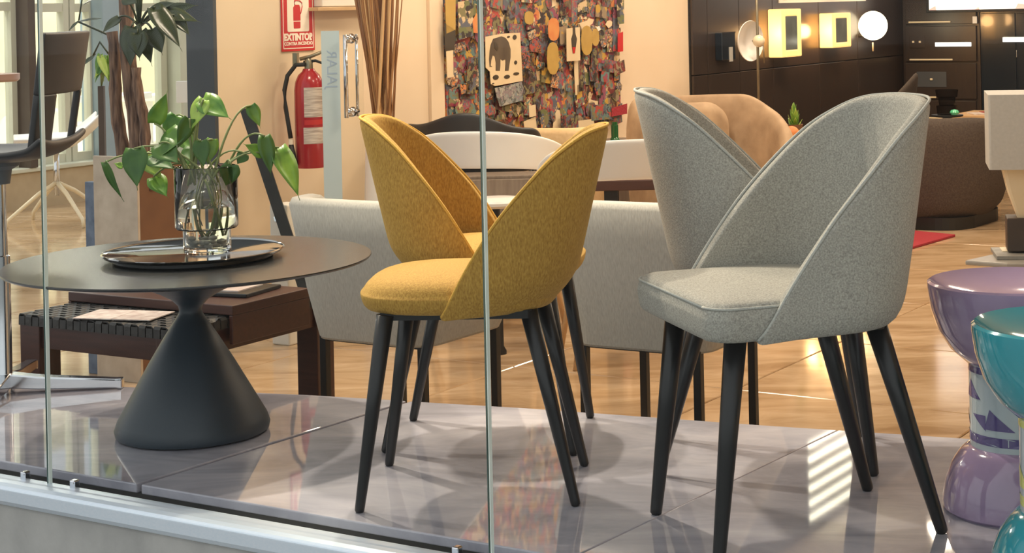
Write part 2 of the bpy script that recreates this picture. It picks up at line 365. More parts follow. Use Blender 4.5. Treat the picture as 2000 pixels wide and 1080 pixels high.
def plat_piece(t0, t1, gap, k):
    p0 = gl(t0, .03); p1 = gl(t1, .03)
    a0, a1 = line_x(p0, sd, front0, gdir), line_x(p1, sd, front0, gdir)
    b0, b1 = back_hit(a0, sd), back_hit(a1, sd)
    mid = [q for q in back if b0.x + .01 < q.x < b1.x - .01]
    poly = [a0 + sn * gap, a1 - sn * .001] + [b1 - sn * .001] + list(reversed(mid)) + [b0 + sn * gap]
    o = slab('marble_tile', [(p.x, p.y) for p in poly], -.022, 0, m_platform[k % 3], platform, bevel=.003)
    return o
tA = (seamA - GL[0]).dot(gdir)
s2 = fl(1550, 881); tB = tA + (s2 - line_x(s2, sd, front0, gdir)).length * 0
qq = line_x(s2, sd, front0, gdir); tB = (qq - GL[0]).dot(gdir)
plat_piece(tA - 1.25, tA - .006, .001, 0); plat_piece(tA - 2.5, tA - 1.25, .001, 1)
mid = (tA + tB) / 2
plat_piece(tA, tB, .008, 1); plat_piece(tB, tB + (tB - tA), .001, 2); plat_piece(2 * tB - tA, 3.05, .001, 0)
# aluminium rail and concrete plinth outside the glass
rail_prof = [(-.052, -.012), (-.052, -.040), (-.046, -.052), (.02, -.052), (.02, -.004), (-.004, -.004), (-.018, -.002), (-.034, -.003), (-.046, -.007)]
vs, fs = [], []
for t in (-1.9, 3.2):
    for o_, z in rail_prof: p = gl(t, o_ - .012, z - .012); vs.append(p)
n = len(rail_prof); fs = [tuple(range(n)), tuple(range(2 * n - 1, n - 1, -1))] + [(k, (k + 1) % n, n + (k + 1) % n, n + k) for k in range(n)]
rail = struct(mod_bevel(mesh('trim_1', vs, fs, m_alu), .004, 3), 'rounded aluminium rail under the shop window glass')
pl = [gl(-1.9, -.05), gl(3.2, -.05), gl(3.2, .06), gl(-1.9, .06)]
plinth = struct(slab('wall_front', [(p.x, p.y) for p in pl], -.75, -.064, m_concrete, bevel=.008), 'rough concrete plinth below the aluminium rail')
gp = [gl(-60, -60), gl(60, -60), gl(60, .0), gl(-60, .0)]
ground = struct(slab('ground', [(p.x, p.y) for p in gp], -.85, -.75, m_ground), 'grey paving outside the shop')
# frameless glass panes
for k, (t0, t1) in enumerate([(-PW, 0), (0, PW), (PW, 2 * PW)]):
    a, b = gl(t0 + .003), gl(t1 - .003); L = (b - a).length
    root = mesh('window_%d' % (k + 1), [(x, y, z) for x in (0, L) for y in (-.005, .005) for z in (-.02, CEIL)], BOXF, m_glass, None, False, (a.x, a.y, 0), (0, 0, gang))
    root['kind'] = 'structure'
    for side, x0 in (('l', 0), ('r', L)):
        box('glass_edge', (x0 - .0012 if side == 'l' else x0 - .0003, -.005, -.02), (x0 + .0003 if side == 'l' else x0 + .0012, .005, CEIL), m_gedge_glow if side == 'l' else m_gedge, root)
    for fx in (.08, L - .08):
        box('glass_clamp', (fx - .008, -.009, -.02), (fx + .008, .009, .002), m_chrome, root, bevel=.003)
# long side wall (extinguisher, collage, then dark veneer panelling) and end wall
SA = wl(425, 200)[0]; SB = wl(1345, 100)[0]; SC = wl(1757, 100)[0]
def wallbox(name, s0, s1, o0, o1, z0, z1, mat, parent=None, bevel=0):
    vs = [wp(s, z, o) for s in (s0, s1) for o in (o0, o1) for z in (z0, z1)]
    o = mesh(name, vs, BOXF, mat, parent)
    if bevel: mod_bevel(o, bevel)
    return o
wall_left = struct(wallbox('wall_left', SA, SC + .2, -.14, 0, ZF, CEIL, m_wall), 'long beige shop wall')
struct(wallbox('trim_2', SA - .02, SA - .001, -.145, .004, ZF, CEIL, m_darksteel), 'charcoal end cladding of the beige wall')
struct(wallbox('trim_3', wl(836, 150)[0], wl(862, 150)[0], .001, .018, ZF, CEIL, m_wall), 'flat pilaster left of the collage')
struct(wallbox('baseboard_left', SA, SB, .0005, .012, ZF, ZF + .08, m_white))
# dark panelling: separate panels with joints
dk = struct(wallbox('trim_4', SB, SC + .2, .001, .012, ZF, CEIL, m_blackmetal), 'backing of the dark wall panelling')
edges = [SB] + [wl(u, 100)[0] for u in (1374, 1436, 1502, 1592, 1668)] + [SC]
for a, b in zip(edges, edges[1:]):
    for z0, z1 in ((ZF + .06, .62), (.626, 1.9), (1.906, CEIL - .01)):
        wallbox('wall_panel', a + .003, b - .003, .013, .030, z0, z1, m_walldark, dk, bevel=.002)
for u, v in ((1466, 37),):
    s, z = wl(u, v)
CO = wp(SC, 0, .03)
def ep(t, z, off=0.0):
    p = CO + E1 * t - E2 * off; return Vector((p.x, p.y, z))
def epx(u, v, off=0.0):
    X, Y = ray(u, v); o = CO - E2 * off; d = (o.x * E2.x + o.y * E2.y) / (X * E2.x + E2.y)
    p = Vector((X * d, d, 0)); return (p - CO).dot(E1), EYE - Y * d
def endbox(name, t0, t1, o0, o1, z0, z1, mat, parent=None, bevel=0):
    vs = [ep(t, z, o) for t in (t0, t1) for o in (o0, o1) for z in (z0, z1)]
    o = mesh(name, vs, BOXF, mat, parent)
    if bevel: mod_bevel(o, bevel)
    return o
wall_back = struct(endbox('wall_back', -.3, 5, -.15, 0, ZF, CEIL, m_walldark), 'dark veneer end wall of the shop')
ceil = struct(slab('ceiling', [(q.x, q.y) for q in (gl(-.9, -.02), gl(3.4, -.02), gl(3.4, -.02) + E2 * 13, CO + E2 * .3, wp(SA, 0, -.15))], CEIL, CEIL + .12, m_white), 'white shop ceiling')
rw = [gl(3.4, .0), gl(3.4, .0) + E2 * 13]
struct(mesh('wall_right', [(p + E1 * dx) + Vector((0, 0, z)) for p in rw for dx in (0, .12) for z in (-.3, CEIL)], BOXF, m_wall), 'beige right wall of the shop')
# passage on the left: low sandstone curb with glazed front of the neighbouring unit
Q0 = fl(100, 402, ZF); Q0.z = 0
def qp(s, z, off=0.0):
    p = Q0 + E2 * s + WN * off; return Vector((p.x, p.y, z))
def qx(u, v):
    X, Y = ray(u, v); t = (Q0.x * WN.x + Q0.y * WN.y) / (X * WN.x + WN.y)
    return (X * t - Q0.x) * E2.x + (t - Q0.y) * E2.y, EYE - Y * t
def qbox(name, s0, s1, o0, o1, z0, z1, mat, parent=None, bevel=0):
    vs = [qp(s, z, o) for s in (s0, s1) for o in (o0, o1) for z in (z0, z1)]
    o = mesh(name, vs, BOXF, mat, parent)
    if bevel: mod_bevel(o, bevel)
    return o
struct(qbox('wall_far', -3.2, 6, -.25, 0, ZF - .02, .0, m_curb, bevel=.01), 'low sandstone curb across the passage')
struct(qbox('trim_5', -3.2, 6, -.27, .02, .0, .03, m_frame, bevel=.006), 'pale sill on the sandstone curb')
far = struct(qbox('wall_neighbour', -4, 9, -4.2, -4.0, ZF, 3.2, m_cream), 'cream wall inside the neighbouring unit')
struct(qbox('floor_neighbour', -4, 9, -4.0, -.27, ZF, ZF + .25, m_white), 'white floor of the neighbouring unit')
wn = 4
for (ua, ub) in ((-150, 48), (82, 150), (160, 200), (232, 338), (384, 460)):
    s0, s1 = qx(ua, 150)[0], qx(ub, 150)[0]
    g = qbox('window_%d' % wn, s0, s1, -.13, -.12, .03, 2.6, m_glass); g['kind'] = 'structure'; wn += 1
    for a, b, mm in ((s0 - .03, s0 + .03, m_frame), (s1 - .03, s1 + .03, m_frame)):
        qbox('window_frame', a, b, -.16, -.09, .03, 2.6, mm, g)
    qbox('window_rail', s0, s1, -.155, -.095, .03, .09, m_frame, g)
    qbox('window_rail', s0, s1, -.155, -.095, qx(ua, 15)[1] - .03, qx(ua, 15)[1] + .03, m_frame, g)
s0, s1 = qx(50, 100)[0], qx(64, 100)[0]; struct(qbox('trim_6', s0, s1, -.2, .03, .03, 2.6, m_framedk), 'brown post between the far windows')
s0, s1 = qx(196, 100)[0], qx(228, 100)[0]; struct(qbox('trim_7', s0, s1, -.2, .03, .03, 2.6, m_bluepost), 'blue grey post between the far windows')
s0, s1 = qx(346, 100)[0], qx(366, 100)[0]; struct(qbox('trim_8', s0, s1, -.2, .03, .03, 2.6, m_frame), 'pale post beside the charcoal wall end')
s0, s1 = qx(367, 100)[0], qx(374, 100)[0]; struct(qbox('trim_9', s0, s1, -.2, .03, .03, 2.6, m_framedk), 'thin brown post beside the charcoal wall end')

# ================================================================== CHAIRS
def interp(tab, x):
    for (a, fa), (b, fb) in zip(tab, tab[1:]):
        if x <= b: return fa + (fb - fa) * (x - a) / (b - a) if b > a else fb
    return tab[-1][1]
def smooth_tab(tab, n=60):
    xs = [k / n for k in range(n + 1)]; ys = [interp(tab, x) for x in xs]
    for _ in range(14): ys = [ys[0]] + [(ys[k - 1] + 2 * ys[k] + ys[k + 1]) / 4 for k in range(1, n)] + [ys[-1]]
    return list(zip(xs, ys))
RIM = smooth_tab([(0, 1), (.1, .985), (.29, .85), (.6, .52), (.78, .29), (.94, .08), (1, .0)])
def shell_chair(name, label, cat, group, mat, edge, H=.80, zb=.38, xr=-.22, xf=.085, hw=.235, lean=.055, boxy=False, seat_top=.475, fx=.25, feet=((.235, .186), (-.225, .16)), tops=((.175, .165), (-.13, .14)), rl=.019):
    t = thing(name, label, cat, group=group)
    xc = xr + .20; rx = xc - xr
    La = 1.45 * (rx + hw) / 2; Lt = La + (xf - xc)
    def plan(u):                       # u in -1..1 -> (x, y, nx, ny)
        s = abs(u) * Lt; sg = 1 if u >= 0 else -1
        if s <= La:
            a = s / La * math.pi / 2; p = .86
            ca, sa = math.cos(a), math.sin(a)
            x, y = xc - rx * abs(ca) ** p, hw * abs(sa) ** p
            nx, ny = -ca, sa
        else: x, y, nx, ny = xc + (s - La), hw - (.02 if boxy else .10) * (s - La), 0.04, 1
        return x, sg * y, nx, sg * ny
    def fn(i, v):
        u = -1 + 2 * i; x, y, nx, ny = plan(u)
        fr = (x - xr) / (xf - xr); zr = zb + (H - zb) * max(.012, interp(RIM, max(0, min(1, fr))))
        z = zb - .004 + (zr - zb + .004) * v ** .9
        ins = (.012 + (.010 if boxy else .045) * (1 - max(0, min(1, fr))) ** .7) * max(0, 1 - (z - zb) / (.05 if boxy else .09)) ** 2
        flare = lean * max(0, (z - .44) / (H - .44)) * max(0, 1 - fr * 1.15)
        curv = .012 * math.sin(min(1, max(0, (z - zb) / (H - zb))) * math.pi) * (1 - fr)
        taper = 1 - .12 * max(0, (z - .6) / (H - .6)) * (1 if not boxy else .6)
        return (x - nx * ins - flare + curv * .0, (y - ny * ins) * taper, z)
    sh = grid('shell', fn, 56, 16, mat, t)
    # make sure solidify grows inward
    m = sh.modifiers.new('sol', 'SOLIDIFY'); m.thickness = .030; m.offset = -1
    me = sh.data; c = Vector((0, 0, .55)); pz = me.polygons[len(me.polygons) // 2 + 28]
    if (pz.center - c).dot(pz.normal) < 0: me.flip_normals()
    mod_sub(sh, 1)
    rim = [Vector(fn(k / 72, 1)) for k in range(73)]
    inner = []
    for k, p in enumerate(rim):
        x, y, nx, ny = plan(-1 + 2 * k / 72); inner.append(p - Vector((nx, ny, 0)).normalized() * .004 + Vector((0, 0, .001)))
    tube('piping', inner, .0034, edge, sh, seg=6)
    # seat
    if boxy:
        out = [p for p in rrect(xr + .05, fx, -hw + .012, hw - .012, .05, 6)]
        out = [(x, y * (1 - .42 * max(0, (-x - .02) / (-xr - .07)) ** 1.6)) if x < -.02 else (x, y) for x, y in out]
        extra = []
        for k, (x, y) in enumerate(out):
            extra.append((x, y)); x2, y2 = out[(k + 1) % len(out)]
            if abs(x2 - x) > .12:
                for f in (.2, .4, .6, .7, .8, .9):
                    X_ = x + (x2 - x) * f; yy = (hw - .012) * (1 if y > 0 else -1)
                    if X_ < -.02: yy *= 1 - .42 * max(0, (-X_ - .02) / (-xr - .07)) ** 1.6
                    extra.append((X_, yy))
        out = extra
        lay = [(.90, zb + .0), (.965, zb + .004), (.99, zb + .02), (1, zb + .05), (1, seat_top - .03), (.985, seat_top - .012), (.95, seat_top - .001), (.90, seat_top + .003), (.6, seat_top + .008), (.2, seat_top + .009)]
    else:
        out = []
        for k in range(48):
            a = 2 * math.pi * k / 48; ca, sa = math.cos(a), math.sin(a)
            e = 2 / 2.9; x = (abs(ca) ** e) * (1 if ca >= 0 else -1); y = (abs(sa) ** e) * (1 if sa >= 0 else -1)
            cx = (fx + xr + .03) / 2; out.append((cx + x * (fx - xr - .03) / 2, y * (hw - .014)))
        lay = [(.86, zb + .004), (.945, zb + .008), (.985, zb + .024), (1, zb + .045), (.985, seat_top - .026), (.945, seat_top - .008), (.86, seat_top + .006), (.7, seat_top + .014), (.45, seat_top + .019), (.15, seat_top + .02)]
    cc = ((fx + xr + .03) / 2, 0)
    st = layered('seat', out, lay, mat, t, c=cc); mod_sub(st, 1)
    if boxy:
        n = len(out); rr = [Vector((cc[0] + (x - cc[0]) * .978, y * .978, seat_top - .009)) for x, y in out]; tube('seat_seam', rr + [rr[0]], .0028, edge, st, seg=6)
    # under frame and legs
    slab('seat_frame', rrect(-.14, .19, -.165, .165, .02, 3), zb - .006, zb + .012, m_blackmetal, t)
    for (f, tp) in zip(feet, tops):
        for sg in (1, -1):
            a = Vector((tp[0], sg * tp[1], zb + .006)); b = Vector((f[0], sg * f[1], 0)); d = (b - a)
            P_ = [a, a + d * .5, a + d * .97, a + d * .99, b]
            tube('leg', P_, [rl, rl * .80, rl * .57, rl * .55, rl * .40], m_leg, t, seg=16)
    return t
G_Y = 'yellow shell chairs on the platform'
yc = shell_chair('shell_chair', 'yellow upholstered shell chair facing left, nearest to the glass joint', 'chair', G_Y, m_yellow, m_yellow_edge, hw=.223, lean=.086, zb=.408, xf=.05)
mid4 = lambda *p: sum((fl(*q) for q in p), Vector()) / len(p)
yc.location = mid4((697, 1003), (770, 912), (1122, 985), (1155, 908)); yc.rotation_euler[2] = math.radians(180 - 1.5)
yl = mid4((737, 888), (812, 822), (1107, 885), (1158, 815))
copy_tree(yc, 'yellow upholstered shell chair facing right, behind its twin beside the round table', yl, math.radians(-4.5))
G_G = 'grey shell chairs on the platform'
gc = shell_chair('shell_chair', 'pale grey upholstered chair with square seat facing left, front right', 'chair', G_G, m_grey, m_grey_edge, H=.865, zb=.422, xr=-.212, xf=.165, hw=.245, lean=.085, boxy=True, seat_top=.50, fx=.262, feet=((.235, .178), (-.25, .165)), tops=((.185, .165), (-.125, .135)), rl=.0225)
gc.location = mid4((1268, 1005), (1405, 1105), (1838, 1043), (1685, 958)); gc.rotation_euler[2] = math.radians(180 + 19)
ga, gb = fl(1315, 940), fl(1730, 935)
gl_ = (ga + gb) / 2 + Vector((-.012, .21, 0))
copy_tree(gc, 'grey upholstered chair facing right, standing behind the front grey chair', gl_, math.radians(-3))

# ================================================================== ROUND TABLE, TRAY, VASE, POTHOS
TD = 4.43; tc_ = at(370, 507, TD); TZ = tc_.z
tb = thing('coffee_table', 'low round dark table on a blue black cone pedestal', 'table', (tc_.x, TD, 0))
lathe('table_top', [(0, TZ - .004), (.30, TZ - .016), (.42, TZ - .014), (.4545, TZ - .007), (.458, TZ - .003), (.457, TZ), (0, TZ)], m_table, tb, seg=96)
lathe('pedestal', [(0, 0), (.176, 0), (.190, .006), (.193, .02), (.186, .04), (.150, .104), (.106, .182), (.066, .248), (.040, .288), (.030, .304), (.028, .313), (.031, .324), (.046, .340), (.076, .358), (.116, .376), (.155, .394), (.185, .410), (.19, .4235), (0, .4235)], m_cone, tb, seg=72)
tr = at(378, 487, TD + .02); TRZ = TZ + .022
ty = thing('serving_tray', 'black mirror round tray on the low table', 'tray', (tr.x, tr.y, TZ))
lathe('tray_plate', [(0, .012), (.20, .012), (.222, .015), (.228, .022), (.224, .0235), (.216, .020), (0, .020)], m_tray, ty, seg=72)
lathe('tray_foot', [(0, 0), (.195, 0), (.20, .004), (.20, .013), (0, .013)], m_darkrim, ty, seg=64)
vd = TD - .02; vb = at(405, 488, vd); VZ = TZ + .0205
vs_ = thing('glass_vase', 'clear stepped glass vase holding water and pebbles', 'vase', (vb.x, vd, VZ))
lathe('vase_body', [(0, 0), (.055, 0), (.059, .004), (.0595, .055), (.061, .060), (.074, .062), (.0785, .068), (.0785, .216), (.0765, .2185), (.0745, .216), (.0745, .071), (.071, .066), (.0575, .0635), (.0555, .058), (.0555, .018), (.052, .014), (0, .013)], m_vase, vs_, seg=48)
lathe('water', [(0, .0135), (.0515, .0145), (.0550, .019), (.0550, .0585), (.057, .0640), (.0705, .0665), (.0740, .072), (.0740, .118), (0, .118)], m_water, vs_, seg=48)
for k in range(26):
    a = random.random() * 6.28; r = .043 * math.sqrt(random.random()); q = .007 + .004 * random.random()
    p = lathe('pebble', [(0, -q * .7), (q * .8, -q * .4), (q, 0), (q * .8, q * .4), (0, q * .7)], m_pebble, vs_, seg=10, loc=(r * math.cos(a), r * math.sin(a), .022 + .010 * (k // 10)))
def leaf(name, base, tip, width, mat, parent, nrm=(0, -1, .35), curl=.18, fold=.25, shape='heart', org=(0, 0, 0), nl=10):
    base, tip = Vector(base) - Vector(org), Vector(tip) - Vector(org); ax = tip - base; L = ax.length; ax.normalize()
    n = Vector(nrm); n = (n - ax * n.dot(ax)).normalized(); sdv = ax.cross(n).normalized()
    vs, fs = [], []
    for i in range(nl + 1):
        t = i / nl
        if shape == 'heart': wd = (math.sin(math.pi * min(1, (t + .09) ** .62)) if t < .999 else 0)
        elif shape == 'lance': wd = math.sin(math.pi * t ** .8)
        else: wd = math.sin(math.pi * t ** .7)
        wd = max(0, wd) * width / 2; wd = max(wd, .0004)
        drop = -curl * L * (t - .0) ** 2 * .6 + curl * L * .25 * t
        for j in (-2, -1, 0, 1, 2):
            q = base + ax * (L * t - (.05 * L * abs(j) / 2 if i == 0 else 0)) + sdv * (wd * j / 2) + n * (drop - fold * wd * (1 - (abs(j) / 2) ** 1.4) + .06 * wd * math.sin(t * 9 + j * 1.7))
            vs.append(q)
    for i in range(nl):
        for j in range(4): fs.append((i * 5 + j, i * 5 + j + 1, (i + 1) * 5 + j + 1, (i + 1) * 5 + j))
    o = mesh(name, vs, fs, mat, parent, True)
    so = o.modifiers.new('sol', 'SOLIDIFY'); so.thickness = .0008; return o
po = Vector((vb.x, vd, VZ + .1))
pt = thing('pothos_plant', 'green pothos cuttings growing out of the glass vase', 'plant', po)
mo = at(405, 318, vd); V_ = lambda u, v, dd=0.0: at(u, v, vd + dd)
PL = [  # base px, tip px, width px, material, depth offset base/tip, normal
 ((301, 241), (328, 177), 36, m_leaf, (-.02, -.02), (.5, -1, .1)),
 ((394, 193), (451, 231), 48, m_leaf, (-.03, -.06), (.1, -1, .6)),
 ((397, 194), (370, 256), 44, m_leaflt, (-.04, -.05), (-.5, -1, .3)),
 ((262, 290), (266, 372), 54, m_leafdk, (-.06, -.08), (-.2, -1, .3)),
 ((203, 318), (238, 396), 26, m_leafdk, (-.02, -.02), (-.7, -.7, .4)),
 ((352, 250), (302, 312), 50, m_leafdk, (-.03, -.08), (-.4, -1, .5)),
 ((345, 225), (322, 282), 44, m_leaf, (.05, .02), (.3, -1, .4)),
 ((370, 232), (345, 296), 34, m_leafdk, (-.05, -.06), (.7, -1, .2)),
 ((295, 300), (340, 330), 46, m_leafdk, (.02, -.03), (.0, -1, .7)),
 ((310, 280), (350, 320), 50, m_leafdk, (-.06, -.09), (.2, -1, .4)),
 ((282, 305), (318, 352), 36, m_leaflt, (.05, .02), (.0, -1, .2)),
 ((300, 345), (328, 386), 40, m_leaf, (.03, .0), (.4, -1, .2)),
 ((490, 206), (510, 251), 28, m_leaf, (.04, .04), (.5, -1, .2)),
 ((517, 266), (531, 346), 34, m_leafdk, (.0, -.02), (.5, -1, .1)),
 ((545, 288), (589, 389), 50, m_leaf, (.02, -.02), (.7, -.8, .3)),
 ((515, 300), (476, 280), 28, m_leaf, (.0, -.02), (.1, -1, .6)),
 ((392, 275), (398, 330), 34, m_leafdk, (-.05, -.06), (.1, -1, .2)),
 ((415, 272), (405, 325), 30, m_leaf, (-.02, -.03), (.5, -1, .2)),
 ((372, 285), (365, 325), 36, m_leafdk, (-.01, -.05), (-.2, -1, .2)),
 ((452, 322), (440, 372), 40, m_leafdk, (-.03, -.03), (.2, -1, .1)),
 ((478, 300), (462, 322), 26, m_leafdk, (.0, -.01), (.2, -1, .4)),
 ((355, 262), (392, 300), 40, m_leaf, (.06, .03), (.0, -1, .5)),
 ((240, 325), (222, 318), 14, m_leaflt, (.03, .03), (0, -1, .6)),
]
for (b, tp, wpx, mm, (d0, d1), nn) in PL:
    B, T = V_(*b, d0), V_(*tp, d1)
    lf = leaf('leaf', B, T, wpx * pm(vd), mm, pt, nn, org=po)
    st0 = mo + Vector((random.uniform(-.045, .045), random.uniform(-.045, .045), -.06))
    cm = (st0 + B) / 2 + Vector((0, 0, .06 + .05 * random.random()))
    tube('stem', [q - po for q in bez(st0, cm, B, 9)], [.0032] * 5 + [.0026] * 5, m_stem, pt, seg=6)
for k in range(12):
    a = random.random() * 6.28; r0 = .04 * random.random(); r1 = .05 * random.random()
    tube('root', [q - po for q in bez((vb.x + r0 * math.cos(a), vd + r0 * math.sin(a), VZ + .17), (vb.x + .05 * math.cos(a + .6), vd + .05 * math.sin(a + .6), VZ + .11), (vb.x + r1 * math.cos(a + 1.2), vd + r1 * math.sin(a + 1.2), VZ + .045), 6)], .0016 + .0016 * (k % 3 == 0), m_root if k % 2 else m_stem, pt, seg=5)

# ================================================================== TOTEM STOOLS
def totem(label, loc, mat, rotz, pat):
    t = thing('ceramic_stool', label, 'stool', loc, rotz, 'hourglass ceramic stools')
    R = .18
    lathe('bowl', [(0, .30), (.085, .302), (.104, .308), (.135, .335), (.160, .375), (.174, .42), (.180, .463), (.1795, .472), (.174, .476), (.166, .470), (.14, .455), (.08, .440), (0, .437)], mat, t, seg=72)
    lathe('dome', [(0, 0), (.150, 0), (.156, .006), (.157, .02), (.150, .06), (.136, .095), (.116, .122), (.1, .135), (0, .136)], mat, t, seg=72)
    c = lathe('column', [(0, .134), (.098, .134), (.098, .31), (0, .31)], m_palemint, t, seg=64)
    def patch(pts, mm):                # glazed figure wrapped on the column: (angle deg, z) polygon
        n = len(pts); r = .0988
        def sub(a, b, k=6): return [(a[0] + (b[0] - a[0]) * i / k, a[1] + (b[1] - a[1]) * i / k) for i in range(k)]
        ring = []
        for i in range(n): ring += sub(pts[i], pts[(i + 1) % n])
        cx = sum(p[0] for p in ring) / len(ring); cz = sum(p[1] for p in ring) / len(ring)
        vs = [(r * math.cos(math.radians(cx)), r * math.sin(math.radians(cx)), cz)]; k = len(ring); fs = []
        for f in (.5, 1): vs += [(r * math.cos(math.radians(cx + (a - cx) * f)), r * math.sin(math.radians(cx + (a - cx) * f)), cz + (z - cz) * f) for a, z in ring]
        fs = [(0, 1 + i, 1 + (i + 1) % k) for i in range(k)] + [(1 + i, 1 + k + i, 1 + k + (i + 1) % k, 1 + (i + 1) % k) for i in range(k)]
        mesh('glaze_figure', vs, fs, mm, c, True)
    dk = m_purpledk if pat == 0 else m_lime
    for a0 in range(0, 360, 60):       # bands and triangles
        patch([(a0, .147), (a0 + 60, .147), (a0 + 60, .166), (a0, .166)], dk)
        patch([(a0, .290), (a0 + 60, .290), (a0 + 60, .304), (a0, .304)], dk)
    for a0 in range(0, 360, 72):
        patch([(a0, .180), (a0 + 40, .180), (a0 + 8, .222)], dk)
        patch([(a0 + 30, .238), (a0 + 66, .238), (a0 + 44, .276)], dk)
        patch([(a0 + 50, .206), (a0 + 74, .176), (a0 + 74, .208)], dk)
    return t
pu_ = at(1990, 985, 3.63); totem('lilac hourglass ceramic stool with violet triangles on its column', (pu_.x, 3.63, 0), m_purple, 0, 0)
te_ = at(2099, 900, 3.15); totem('turquoise hourglass ceramic stool cut off by the right frame edge', (te_.x, 3.15, 0), m_teal, .4, 1)

# ================================================================== BAR STOOL (far left)
bs0 = fl(8, 768); BD = bs0.y
bs = thing('bar_stool', 'black bar stool with slotted back on a chrome column at the left edge', 'bar stool', (bs0.x, BD, 0), 0)
p_ = pm(BD)
zs = at(5, 297, BD).z
X = lambda u, v: (at(u, v, BD).x - bs0.x, at(u, v, BD).z)
lathe('column', [(0, .0), (.03, .0), (.03, .03), (.024, .05), (.024, X(10, 500)[1]), (.018, X(10, 498)[1]), (.016, zs - .06), (0, zs - .06)], m_chrome, bs, seg=32)
lathe('hub', [(0, zs - .09), (.028, zs - .09), (.034, zs - .05), (.055, zs - .038), (.058, zs - .012), (0, zs - .012)], m_greyplastic, bs, seg=32)
for ang in (8, 98, 188, 278):
    a = math.radians(ang - 2)
    d = Vector((math.cos(a), math.sin(a), 0)); s_ = Vector((-d.y, d.x, 0)); L = .33
    vs = []
    for r, hw_, h0, h1 in ((.0, .024, .018, .060), (.10, .022, .010, .046), (L - .02, .018, .004, .030), (L, .018, .0, .030)):
        for sgn in (-1, 1):
            for h in (h0, h1): q = d * r + s_ * hw_ * sgn; vs.append((q.x, q.y, h))
    fs = [(0, 1, 3, 2), (12, 14, 15, 13)]
    for i in range(3):
        b = i * 4; c4 = b + 4
        fs += [(b, b + 2, c4 + 2, c4), (b + 2, b + 3, c4 + 3, c4 + 2), (b + 3, b + 1, c4 + 1, c4 + 3), (b + 1, b, c4, c4 + 1)]
    mod_bevel(mesh('foot', vs, fs, m_chrome, bs), .004, 2)
# seat pan (side profile swept across its width)
prof = [(-.24, zs + .035), (-.20, zs + .012), (-.12, zs - .004), (.0, zs - .006), (.09, zs - .002), (.14, zs + .006), (.180, zs + .04)]
def seatfn(i, j):
    k = i * (len(prof) - 1); a = min(int(k), len(prof) - 2); f = k - a
    x = prof[a][0] + (prof[a + 1][0] - prof[a][0]) * f; z = prof[a][1] + (prof[a + 1][1] - prof[a][1]) * f
    y = -.20 + .40 * j; e = abs(j - .5) * 2
    return (x, y * (1 - .12 * max(0, -x / .24)), z + .02 * e ** 3)
so_ = grid('seat', seatfn, 18, 14, m_stool, bs); m_ = so_.modifiers.new('s', 'SOLIDIFY'); m_.thickness = .022; mod_sub(so_, 1)
# back: a broad upright panel on two arms with an open slot, seen edge-on from the left front
zt = X(120, 62)[1]; zslot1 = X(130, 180)[1]; zslot0 = X(110, 268)[1]
BW = .20
def backpt(w, z):                      # w -1..1 across, slight backward lean
    h = (z - zs) / (zt - zs); return Vector((.172 + .05 * h - .028 * w * w, BW * w * (1 - .10 * (1 - h)), z))
def backpanel(w0, w1, z0, z1, nm, n=10):
    g = grid(nm, lambda i, j: tuple(backpt(w0 + (w1 - w0) * i, z0 + (z1 - z0) * j)), n, n, m_stool, bs)
    mm = g.modifiers.new('s', 'SOLIDIFY'); mm.thickness = .020; mm.offset = 0; mod_bevel(g, .005, 2); return g
backpanel(-1, 1, zslot1, zt, 'backrest')
backpanel(-1, -.5, zs + .01, zslot1 + .002, 'back_arm', 5); backpanel(.72, 1, zs + .01, zslot1 + .002, 'back_arm', 5)
bs.rotation_euler[2] = math.radians(1)
for ch in bs.children:
    if ch.name.startswith('foot'): ch.rotation_euler[2] = math.radians(-1)

# ================================================================== WOVEN BENCH WITH WOODEN TRAY
BZ = .143; bA, bB, bC = fl(38, 612, BZ), fl(345, 642, BZ), fl(600, 565, BZ)
ex = (bB - bA); LX = ex.length; ang = math.atan2(ex.y, ex.x); LY = (bC - bB).length * 1.0
bt = thing('woven_bench', 'low brown wooden bench with a black woven leather top', 'bench', (bA.x, bA.y, ZF), ang)
HB = BZ - ZF
for (x, y) in ((0, 0), (LX - .085, 0), (0, LY - .085), (LX - .085, LY - .085)):
    box('leg', (x, y, 0), (x + .085, y + .085, HB - .024), m_brown, bt, bevel=.003)
for lo, hi in (((.085, .012, HB - .105), (LX - .085, .037, HB - .03)), ((.085, LY - .037, HB - .105), (LX - .085, LY - .012, HB - .03)), ((.012, .085, HB - .105), (.037, LY - .085, HB - .03)), ((LX - .037, .085, HB - .105), (LX - .012, LY - .085, HB - .03))):
    box('apron', lo, hi, m_brown, bt, bevel=.002)
box('top_board', (.02, .02, HB - .030), (LX - .02, LY - .02, HB - .018), m_blackmetal, bt)
NS = 22; sw = LX / NS; NSY = 24; swy = LY / NSY
for k in range(NS):                     # straps running front to back, over and under, wrapping the front edge
    x0, x1 = k * sw + .002, (k + 1) * sw - .002; pts = [(-.004, HB - .034), (-.004, HB - .008)]
    for j in range(NSY * 2 + 1): pts.append((j * swy / 2, HB - .008 + (.006 if ((j // 2 + k) % 2) else -.003)))
    pts += [(LY + .004, HB - .008), (LY + .004, HB - .034)]
    vs = []; fs = []
    for (y, z) in pts: vs += [(x0, y, z), (x1, y, z)]
    fs = [(2 * i, 2 * i + 1, 2 * i + 3, 2 * i + 2) for i in range(len(pts) - 1)]
    o = mesh('leather_strap', vs, fs, m_leather, bt); mm = o.modifiers.new('s', 'SOLIDIFY'); mm.thickness = .004; mm.offset = 0
